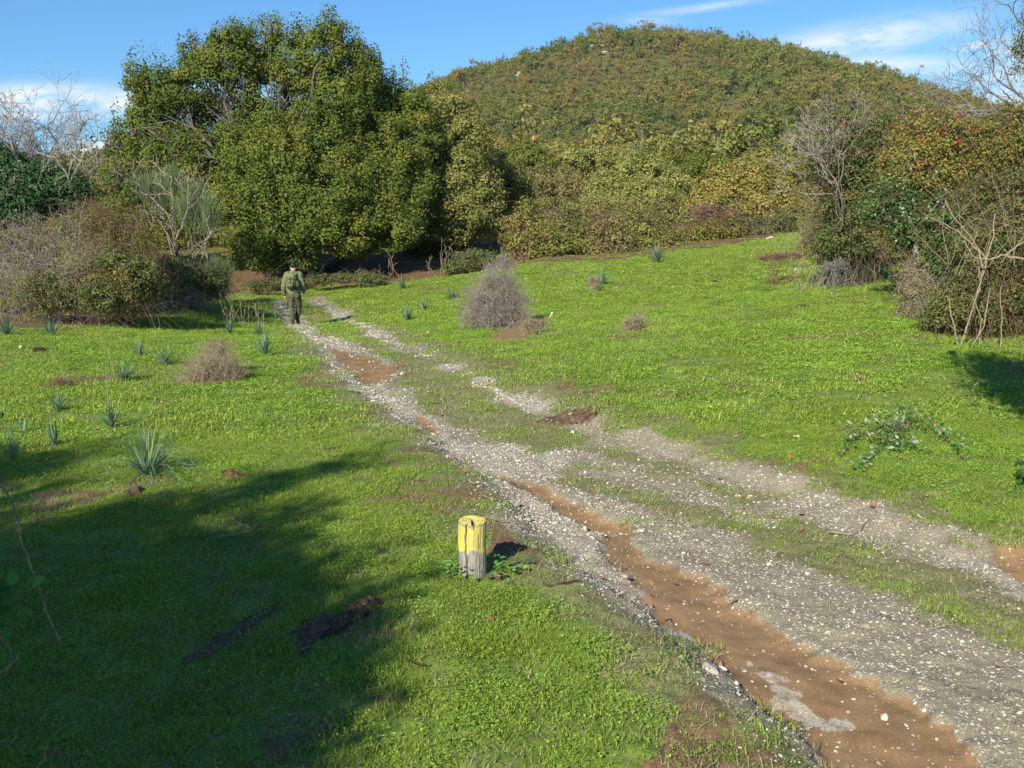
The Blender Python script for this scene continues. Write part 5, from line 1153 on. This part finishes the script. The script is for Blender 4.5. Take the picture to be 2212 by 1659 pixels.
# ---- the yellow-topped marker post ----------------------------------------------------------------
def marker_post():
    p = gpt(1020, 1250); bx, by = p[0], p[1]; rad = 28.2/995*np.hypot(by, 1.5)*.5*.96; h = .285; z0 = H1(bx, by)-.02
    T = thing('marker_post', 'short round wooden post with cracked top, its upper half painted yellow', 'post', (bx, by, z0+.02)); rng = np.random.default_rng(2)
    n, m = 240, 130; th = np.linspace(0, 2*pi, n, endpoint=False); zz = np.linspace(-.12, 1, m)
    TH, Z = np.meshgrid(th, zz, indexing='ij'); r = rad*(1+.03*np.cos(TH*2+1)+.018*np.cos(TH*3)-.05*np.clip(Z-.93, 0, 1)/.07*.5+.02*np.sin(Z*9+TH))
    # weathering grain: fine long grooves
    r += (fbm(np.cos(TH)*9+TH*3.2, Z*1.6, 4, 7)-.5)*.004+(vn(TH*26, Z*1.1, 9)-.5)*.0018
    def crack(c, w, z0_, z1, d, wob=.05):
        a = (TH-(c+wob*np.sin(Z*7)+.02*np.sin(Z*23))+pi) % (2*pi)-pi; return d*np.exp(-(a/w)**4)*sst(z0_-.05, z0_+.05, Z)*(1-sst(z1-.03, z1+.03, Z))
    F = -pi/2      # the side that faces the viewer
    ck = crack(F-.42, .062, -.2, 1.1, .03)+crack(F+.18, .030, .93, 1.2, .03, .02)+crack(F+.62, .02, -.2, .8, .008)+crack(F+.3, .012, .3, .9, .004)+crack(F-.95, .015, .1, 1.1, .006)+crack(F-.05, .012, .5, .95, .003)+crack(F+2.4, .04, 0, 1.1, .02)
    r = r-ck; topz = lambda x, y: h*(1-.045*(-y/rad)*0)+x*0-.02*(y/rad)*0
    tilt = .10                                  # the sawn top leans a little towards the viewer
    X, Y = r*np.cos(TH), r*np.sin(TH); ZZ = Z*(h+Y*tilt); V = np.stack([X, Y, ZZ], -1).reshape(-1, 3)
    i = np.arange(n)[:, None]*m; j = np.arange(m-1)[None]; i2 = ((np.arange(n)+1) % n)[:, None]*m; F1 = np.stack([i+j, i2+j, i2+j+1, i+j+1], -1).reshape(-1, 4)
    # paint: upper 58 %, with a ragged lower edge and worn where the rim is bare
    lim = .50+.035*np.sin(TH*3+.4)+.05*np.exp(-((TH-(2*pi+F-.28))/.10)**2)*-1.6+(fbm(TH*5, Z*3, 3, 5)-.5)*.07; pa = sst(-.006, .006, Z-lim)
    rim = sst(.945+.05*(fbm(TH*4, Z, 2, 3)-.5), .965, Z)*.75; bare = sst(.60, .64, vn(TH*38, Z*4.0, 31)*.6+vn(TH*70, Z*9, 33)*.4+.12*sst(.3, .9, np.cos(TH-(2*pi+F+1.2)))); right = sst(.80, .86, Z+.12*np.cos(TH-(F+.9)))*sst(.2, .5, np.cos(TH-(F+.75)))*.8
    pa = pa*(1-np.clip(rim, 0, 1))*(1-bare*.6)*(1-.0*right)*(1-np.clip(ck/.010, 0, 1))
    # scratched marks on the painted face: a broad arc, a short bar with a stem
    sx_, sy_ = (TH-(2*pi+F))*rad, (Z-.72)*h; line = np.zeros_like(sx_)
    def seg(x0, y0, x1, y1, w=.0011):
        dx, dy = x1-x0, y1-y0; t_ = np.clip(((sx_-x0)*dx+(sy_-y0)*dy)/(dx*dx+dy*dy), 0, 1); d = np.hypot(sx_-x0-t_*dx, sy_-y0-t_*dy); return np.exp(-(d/w)**2)
    pts = [(.030*cos(a)+.002, .034*sin(a)-.012) for a in np.linspace(R(165), R(350), 14)]
    for a, b in zip(pts[:-1], pts[1:]): line = np.maximum(line, seg(*a, *b))
    for q in ((-.010, .022, .022, .022), (.004, .022, .003, -.002), (-.022, .020, -.027, .002)): line = np.maximum(line, seg(*q))
    pa = pa*(1-.65*line)
    g = Geo(); g.add(V, F1, pa.ravel()); st = Geo()
    # top disc with growth rings and the wedge-shaped split
    k = 46; rr = np.linspace(1, 0, k); th2 = th; rimr = r[:, -1]
    RR, T2 = np.meshgrid(rr, th2, indexing='xy'); rx = rimr[:, None]*RR; x = rx*np.cos(T2); y = rx*np.sin(T2); z = h+y*tilt+.004*np.sqrt(np.clip(1-RR**2, 0, 1))+.0012*np.sin(RR*70)+(fbm(x*160, y*160, 3, 8)-.5)*.004
    def gouge(x0, y0, x1, y1, w, d):
        dx, dy = x1-x0, y1-y0; t_ = np.clip(((x-x0)*dx+(y-y0)*dy)/(dx*dx+dy*dy), 0, 1); q = np.hypot(x-x0-t_*dx, y-y0-t_*dy); return d*np.exp(-(q/(w*(.5+.5*t_)))**4)
    gg = gouge(.0, .30*rad, rad*.18, -rad, .009, .035)+gouge(-rad*.62, -.12*rad, .02*rad, .36*rad, .008, .009)+gouge(-rad*.42, -rad, -rad*.36, -rad*.7, .004, .02)
    pt = (1-np.clip(gg/.006, 0, 1))*(1-.5*sst(.93, .985, RR))*(1-.55*sst(.45, .6, vn(RR*19, T2*1.5, 8)*.5+vn(x*260, y*260, 4)*.5)); z = z-gg
    V2 = np.stack([x, y, z], -1).reshape(-1, 3); a = np.arange(n)[:, None]*k; b = np.arange(k-1)[None]; a2 = ((np.arange(n)+1) % n)[:, None]*k
    g.add(V2, np.stack([a+b, a2+b, a2+b+1, a+b+1], -1).reshape(-1, 4), pt.ravel())
    m_, t = mat('weathered post with yellow paint'); at_ = (t.n('ShaderNodeAttribute', attribute_name='rnd'), 'Fac'); tc = t.n('ShaderNodeTexCoord'); mp = t.n('ShaderNodeMapping'); mp.inputs['Scale'].default_value = (60, 60, 7); t.l(tc, 'Object', mp, 0)
    nz = t.noise((mp, 0), 2.2, 6, .7, .3); fine = t.noise((tc, 'Object'), 260, 3, .6)
    wood = t.ramp(nz, [(.3, (.10, .085, .07)), (.5, (.27, .24, .20)), (.7, (.46, .42, .36))]); yel = t.ramp(nz, [(.25, (.46, .36, .05)), (.6, (.72, .60, .09))]); yel = t.mix(t.math('MULTIPLY', t.ramp(fine, [(.52, 0), (.66, 1)]), .45), yel, (.40, .33, .08))
    out(t, prin(t, t.mix(at_, wood, yel), .7, .25, nz, .35, .004)); obj('shaft', g, m_, T, None).data.polygons.foreach_set('use_smooth', np.ones(len(g.f[4][0])+len(g.f[4][1]), bool))
    # broad-leaved weeds at its foot
    W_ = thing('weed', 'broad-leaved green weeds growing at the foot of the yellow post', 'plant', (bx, by-.02, H1(bx, by))); w = Geo()
    for i in range(95):
        a = rng.uniform(-pi*1.05, .25*pi) if i < 75 else rng.uniform(0, 2*pi); q = rad+abs(rng.normal())*.055; c = np.array([q*cos(a)*1.5+.025, q*sin(a)*.9, rng.uniform(.015, .075)*(1.2-q*3)+.012]); s = rng.uniform(.022, .046)
        mm = 7; t_ = np.linspace(0, 1, mm); ww = .34*np.sin(t_**.8*pi)**.8*s; dr = np.array([cos(a)*.8, sin(a)*.8, rng.uniform(0, .9)]); dr /= np.linalg.norm(dr); e = np.cross(dr, [rng.normal()*.3, rng.normal()*.3, 1]); e /= np.linalg.norm(e); up = np.cross(e, dr)
        mid = c+np.outer(t_*s, dr)-np.outer(t_**2*s*.3, up); L_ = mid+np.outer(ww, e)+np.outer(ww*.3, up); R_ = mid-np.outer(ww, e)+np.outer(ww*.3, up); kk = np.arange(mm-1); w.add(np.r_[L_, mid, R_], np.r_[np.stack([kk, kk+1, kk+1+mm, kk+mm], 1), np.stack([kk+mm, kk+1+mm, kk+1+2*mm, kk+2*mm], 1)], rng.uniform(.2, 1))
    obj('leaves', w, LM['weed'], W_)


marker_post()

# ---- the walker -----------------------------------------------------------------------------------
def fuse(name, verts, edges, rads, vox, smooth=6):
    """one continuous surface grown round a jointed skeleton"""
    bm = bmesh.new(); bmesh.ops.create_icosphere(bm, subdivisions=2, radius=1); sv = np.array([q.co[:] for q in bm.verts]); sf = np.array([[q.index for q in p.verts] for p in bm.faces]); bm.free()
    g = Geo(); rr = np.array([(q, q) if not hasattr(q, '__len__') else q for q in rads], float); vv = np.array(verts, float)
    for a, b in edges:
        L = np.linalg.norm(vv[a]-vv[b]); n = max(3, int(L/(min(rr[a].min(), rr[b].min())*.45))+1)
        for t_ in np.linspace(0, 1, n): c = vv[a]*(1-t_)+vv[b]*t_; q = rr[a]*(1-t_)+rr[b]*t_; g.add(sv*np.array([q[0], q[1], min(q)])+c, sf)
    me = g.mesh(name); o = bpy.data.objects.new(name, me); COL.objects.link(o); rm = o.modifiers.new('r', 'REMESH'); rm.mode = 'VOXEL'; rm.voxel_size = vox
    sm = o.modifiers.new('s', 'SMOOTH'); sm.iterations = smooth; sm.factor = .5
    dg = bpy.context.evaluated_depsgraph_get(); m2 = bpy.data.meshes.new_from_object(o.evaluated_get(dg)); bpy.data.objects.remove(o); m2.name = name
    for p in m2.polygons: p.use_smooth = True
    return m2


def wrinkle(me, amp, sc, seed):
    v = np.zeros(len(me.vertices)*3, np.float32); me.vertices.foreach_get('co', v); v = v.reshape(-1, 3); nn = np.zeros(len(me.vertices)*3, np.float32); me.vertices.foreach_get('normal', nn); nn = nn.reshape(-1, 3)
    d = fbm(v[:, 0]*sc+v[:, 1]*3, v[:, 2]*sc*1.7+v[:, 0]*4, 3, seed)-.5; v = v+nn*(d*amp)[:, None]; me.vertices.foreach_set('co', v.ravel()); me.update()


def person():
    p = gpt(637, 699); b = np.array([p[0], p[1], H1(p[0], p[1])]); T = thing('person', 'person in olive green jacket and trousers with a small rucksack walking away up the track', 'person', b); k = .97*np.hypot(b[1], 1)/27.4; T.scale = (k, k, k); T.rotation_euler = (0, 0, R(4))
    fab = lambda n, c, s=60, v=.22: simple(n, c, .9, v, s, .5, .1)
    J = fab('olive jacket cloth', (.16, .175, .08)); TR = fab('dark olive trouser cloth', (.085, .087, .048)); BP = fab('olive rucksack canvas', (.13, .145, .07)); SK = simple('skin', (.62, .34, .24), .55, .12, 20, .1, .4); HR = simple('black hair', (.012, .010, .010), .5, .3, 90, .8, .4); BT = simple('brown boot leather', (.06, .042, .03), .7, .3, 40, .4, .3); BK_ = simple('black strap', (.01, .01, .012), .7, .2, 40, .2)
    # body: pelvis, spine, neck, head, arms with hands, legs (x right, y away from the viewer, z up)
    v = [(0, 0, .93), (0, .01, 1.10), (0, .02, 1.28), (0, .04, 1.42), (-.01, .07, 1.50), (-.01, .10, 1.56), (-.01, .12, 1.62), (-.01, .13, 1.69),
         (-.17, .03, 1.41), (-.235, .0, 1.26), (-.270, -.02, 1.10), (-.275, .03, .96), (-.268, .05, .865), (-.262, .06, .81),
         (.165, .03, 1.42), (.215, .03, 1.28), (.240, .02, 1.15), (.258, .06, 1.02), (.262, .09, .93), (.262, .10, .875),
         (-.095, 0, .86), (-.085, .0, .66), (-.075, .0, .48), (-.058, -.05, .30), (-.045, -.09, .11), (.095, .02, .86), (.108, .09, .66), (.100, .16, .49), (.070, .17, .32), (.040, .20, .13), (-.045, .04, .03), (.045, .32, .04)]
    e = [(0, 1), (1, 2), (2, 3), (3, 4), (4, 5), (5, 6), (6, 7), (3, 8), (8, 9), (9, 10), (10, 11), (11, 12), (12, 13), (3, 14), (14, 15), (15, 16), (16, 17), (17, 18), (18, 19), (0, 20), (20, 21), (21, 22), (22, 23), (23, 24), (0, 25), (25, 26), (26, 27), (27, 28), (28, 29), (24, 30), (29, 31)]
    r = [(.15, .11), (.135, .1), (.15, .11), (.12, .09), .058,   .062, .088, .078, .055, .045, .04, .036, .027, (.036, .022), .055, .045, .045, .04, .027, (.036, .022), .09, .075, .055, .05, .04, .09, .075, .055, .05, .04, .035, .035]
    for (wi, sx_) in ((13, -1), (19, 1)):      # fingers and thumb, loosely curled
        w = np.array(v[wi])
        for f in range(4):
            o_ = np.array([-.004*sx_*f*.2, -.024+f*.016, -.02]); L = (.036, .042, .04, .032)[f]; a = len(v)
            v += [tuple(w+o_), tuple(w+o_+np.array([-.006*sx_, .0, -L])), tuple(w+o_+np.array([-.022*sx_, .004, -L-.022])), tuple(w+o_+np.array([-.036*sx_, .006, -L-.018]))]; e += [(wi, a), (a, a+1), (a+1, a+2), (a+2, a+3)]; r += [.010, .0088, .008, .006]
        a = len(v); v += [tuple(w+np.array([-.012*sx_, .03, .02])), tuple(w+np.array([-.022*sx_, .042, -.012])), tuple(w+np.array([-.026*sx_, .040, -.038]))]; e += [(wi-1, a), (a, a+1), (a+1, a+2)]; r += [.011, .0095, .007]
    body = obj('body', fuse('body', v, e, r, .0055, 2), SK, T)
    # face, ears
    def blob(name, c, s, m, parent=T, rot=(0, 0, 0), seg=20, amp=0, sc=20):
        bm = bmesh.new(); bmesh.ops.create_uvsphere(bm, u_segments=seg, v_segments=seg//2+2, radius=1); mtx = Matrix.Translation(c) @ Matrix.Rotation(rot[2], 4, 'Z') @ Matrix.Rotation(rot[0], 4, 'X') @ Matrix.Diagonal((*s, 1)); bmesh.ops.transform(bm, matrix=mtx, verts=bm.verts); me = bpy.data.meshes.new(name); bm.to_mesh(me); bm.free()
        for q in me.polygons: q.use_smooth = True
        if amp: wrinkle(me, amp, sc, 3)
        return obj(name, me, m, parent)
    blob('nose', (-.01, .222, 1.635), (.014, .022, .022), SK); blob('mouth', (-.01, .205, 1.59), (.024, .008, .006), simple('lips', (.45, .18, .15), .5))
    for sx_ in (-1, 1):
        blob('eye', (-.01+sx_*.032, .200, 1.662), (.012, .008, .007), simple('eye', (.7, .7, .7), .2)); blob('ear', (-.01+sx_*.083, .125, 1.640), (.010, .024, .034), SK)
    blob('hair', (-.01, .112, 1.672), (.088, .098, .095), HR, amp=.022, sc=45, seg=40)
    # jacket: torso and sleeves over the body
    v = [(0, 0, .955), (0, .0, 1.08), (0, .01, 1.24), (0, .02, 1.37), (-.005, .045, 1.475), (-.165, .025, 1.415), (-.235, -.005, 1.26), (-.275, -.025, 1.10), (-.283, .025, .96), (-.275, .05, .865), (.165, .025, 1.42), (.215, .025, 1.28), (.248, .015, 1.14), (.265, .055, 1.02), (.268, .085, .93)]
    e = [(0, 1), (1, 2), (2, 3), (3, 4), (3, 5), (5, 6), (6, 7), (7, 8), (8, 9), (3, 10), (10, 11), (11, 12), (12, 13), (13, 14)]
    r = [(.205, .155), (.21, .16), (.21, .155), (.19, .135), (.085, .09), (.108, .108), .086, .077, .069, .050, (.108, .108), .086, .077, .069, .050]
    jm = fuse('jacket', v, e, r, .012, 7); wrinkle(jm, .02, 11, 5); jk = obj('jacket', jm, J, T)
    hem = Geo(); a = np.linspace(0, 2*pi, 40, endpoint=False)
    V = np.concatenate([np.c_[(x)*np.cos(a), (y)*np.sin(a)+.0, np.full(40, z)+.006*np.sin(a*5)+.018*np.cos(a)] for x, y, z in ((.178, .128, .985), (.19, .142, .968), (.188, .14, .925), (.176, .128, .912), (.15, .11, .912))]); ii = np.arange(4)[:, None]*40; jj = np.arange(40)[None]
    hem.add(V, np.stack([ii+jj, ii+(jj+1) % 40, ii+40+(jj+1) % 40, ii+40+jj], -1).reshape(-1, 4)); obj('waistband', hem.mesh('waistband', True), fab('jacket hem cloth', (.135, .14, .085)), jk)
    blob('hood', (-.035, -.155, 1.395), (.130, .075, .095), J, jk, (R(-14), 0, 0), 32, .03, 18); blob('hood_collar', (-.012, .015, 1.485), (.105, .10, .07), J, jk, seg=28, amp=.02, sc=20)
    # trousers
    v = [(0, 0, .905), (-.095, -.005, .82), (-.09, .0, .66), (-.078, .0, .48), (-.062, -.05, .30), (-.05, -.085, .15), (.095, .015, .82), (.112, .085, .66), (.104, .15, .49), (.072, .165, .32), (.044, .19, .17)]
    e = [(0, 1), (1, 2), (2, 3), (3, 4), (4, 5), (0, 6), (6, 7), (7, 8), (8, 9), (9, 10)]; r = [(.165, .12), (.112, .12), .100, .082, .078, .068, (.112, .125), .102, .086, .080, .068]
    tm = fuse('trousers', v, e, r, .012, 7); wrinkle(tm, .02, 11, 9); tr = obj('trousers', tm, TR, T)
    blob('back_pocket', (.10, -.118, .845), (.062, .014, .06), TR, tr, seg=24, amp=.006); blob('thigh_pocket', (-.185, -.01, .62), (.016, .06, .08), TR, tr, seg=24); blob('thigh_pocket', (.205, .08, .62), (.016, .06, .08), TR, tr, seg=24)
    # boots
    for (x, y, z, ya) in ((-.048, -.075, .0, 0), (.050, .215, .012, 0)):
        g = Geo(); prof = [(-.055, .0, .036, .0), (-.06, .012, .042, .0), (-.05, .05, .045, 0), (-.03, .11, .047, 0), (-.02, .18, .046, 0)]
        U = np.linspace(0, 1, 12); rings = []
        for i, q in enumerate(U): rings.append((-.055+.27*q, .042+.008*np.sin(q*pi)-.006*q, .085*(1-q)**1.5+.05))     # y, half width, height
        k_ = 14; aa = np.linspace(0, 2*pi, k_, endpoint=False); V = [];
        for yy, hw, hh in rings: V.append(np.c_[hw*np.cos(aa)*(1 if 0 < (yy+.055) < .269 else .75), np.full(k_, yy), hh/2+hh/2*np.sign(np.sin(aa))*np.abs(np.sin(aa))**.6])
        V = np.concatenate(V); ii = np.arange(11)[:, None]*k_; jj = np.arange(k_)[None]; g.add(V, np.stack([ii+jj, ii+k_+jj, ii+k_+(jj+1) % k_, ii+(jj+1) % k_], -1).reshape(-1, 4))
        g.add(np.vstack([V[:k_], V[:k_].mean(0)]), [[k_, (i+1) % k_, i] for i in range(k_)]); g.add(np.vstack([V[-k_:], V[-k_:].mean(0)]), [[k_, i, (i+1) % k_] for i in range(k_)])
        g.tube([(0, -.01, .05), (0, -.008, .12), (0, -.004, .19)], [.046, .048, .05], 16); bo = obj('boot', recentre(g, (-x, -y, -z-.018)).mesh('boot', True), BT, T)
        s = Geo(); sv = np.concatenate([np.c_[hw*1.05*np.cos(aa), np.full(k_, yy), .012+.012*np.sign(np.sin(aa))] for yy, hw, hh in rings]); s.add(sv, np.stack([ii+jj, ii+k_+jj, ii+k_+(jj+1) % k_, ii+(jj+1) % k_], -1).reshape(-1, 4)); s.add(np.vstack([sv[:k_], sv[:k_].mean(0)]), [[k_, (i+1) % k_, i] for i in range(k_)])
        obj('sole', recentre(s, (-x, -y, -z)), simple('black rubber sole', (.018, .018, .018), .8), bo); 
        tb = Geo(); tb.tube([(x, y-.062, z+.13), (x, y-.060, z+.165)], [.009, .009], 6); obj('heel_tab', tb, simple('orange tab', (.75, .35, .05), .6), bo)
    # rucksack
    def rbox(name, c, s, m, parent, bev=.03, amp=.01, rx=0):
        bm = bmesh.new(); bmesh.ops.create_cube(bm, size=1); bmesh.ops.transform(bm, matrix=Matrix.Diagonal((*s, 1)), verts=bm.verts); bmesh.ops.bevel(bm, geom=bm.edges[:], offset=bev, segments=4, affect='EDGES'); bmesh.ops.subdivide_edges(bm, edges=bm.edges[:], cuts=2, use_grid_fill=True)
        bmesh.ops.transform(bm, matrix=Matrix.Translation(c) @ Matrix.Rotation(rx, 4, 'X'), verts=bm.verts); me = bpy.data.meshes.new(name); bm.to_mesh(me); bm.free()
        for q in me.polygons: q.use_smooth = True
        if amp: wrinkle(me, amp, 16, 4)
        return obj(name, me, m, parent)
    bp = rbox('rucksack', (.0, -.205, 1.215), (.30, .14, .34), BP, T, .055, .03, R(-4)); rbox('lid', (.0, -.235, 1.335), (.27, .13, .08), BP, bp, .03, .02); rbox('front_pocket', (-.03, -.285, 1.15), (.17, .06, .14), BP, bp, .025, .015); rbox('pocket_flap', (-.03, -.30, 1.215), (.18, .05, .045), BP, bp, .018, .006); rbox('side_pocket', (.135, -.215, 1.17), (.07, .11, .20), BP, bp, .03, .012)
    st = Geo(); 
    for sx_ in (-1, 1): st.tube([(sx_*.10, -.15, 1.36), (sx_*.12, -.08, 1.475), (sx_*.125, .06, 1.50), (sx_*.13, .155, 1.38), (sx_*.15, .15, 1.2), (sx_*.17, .02, 1.10), (sx_*.14, -.16, 1.08)], .014, 6)
    st.tube([(-.14, -.2, 1.055), (-.05, -.275, 1.035), (.04, -.275, 1.035), (.14, -.21, 1.06), (.20, -.12, 1.09)], .013, 6); st.tube([(-.05, -.30, 1.38), (-.045, -.318, 1.28), (-.045, -.322, 1.2)], .007, 5); st.tube([(.05, -.30, 1.38), (.05, -.29, 1.25), (.04, -.285, 1.1)], .007, 5); obj('straps', st, BK_, bp)


person()

hill_rocks()

# ---- thin autumn haze ------------------------------------------------------------------------------
def haze():
    bm = bmesh.new(); bmesh.ops.create_cube(bm, size=1); bmesh.ops.transform(bm, matrix=Matrix.Translation((0, 0, 70)) @ Matrix.Diagonal((7600, 7600, 160, 1)), verts=bm.verts); me = bpy.data.meshes.new('haze'); bm.to_mesh(me); bm.free()
    m, t = mat('thin haze'); v = t.n('ShaderNodeVolumePrincipled'); v.inputs['Color'].default_value = (.85, .92, 1, 1); v.inputs['Density'].default_value = .0001; v.inputs['Anisotropy'].default_value = .2
    o = t.n('ShaderNodeOutputMaterial'); t.l(v, 0, o, 'Volume'); tag(obj('haze', me, m), 'thin pale haze in the air before the hill', None, None, 'stuff')


haze()
print('objects', len(S.objects), round(time.time()-T0, 1))
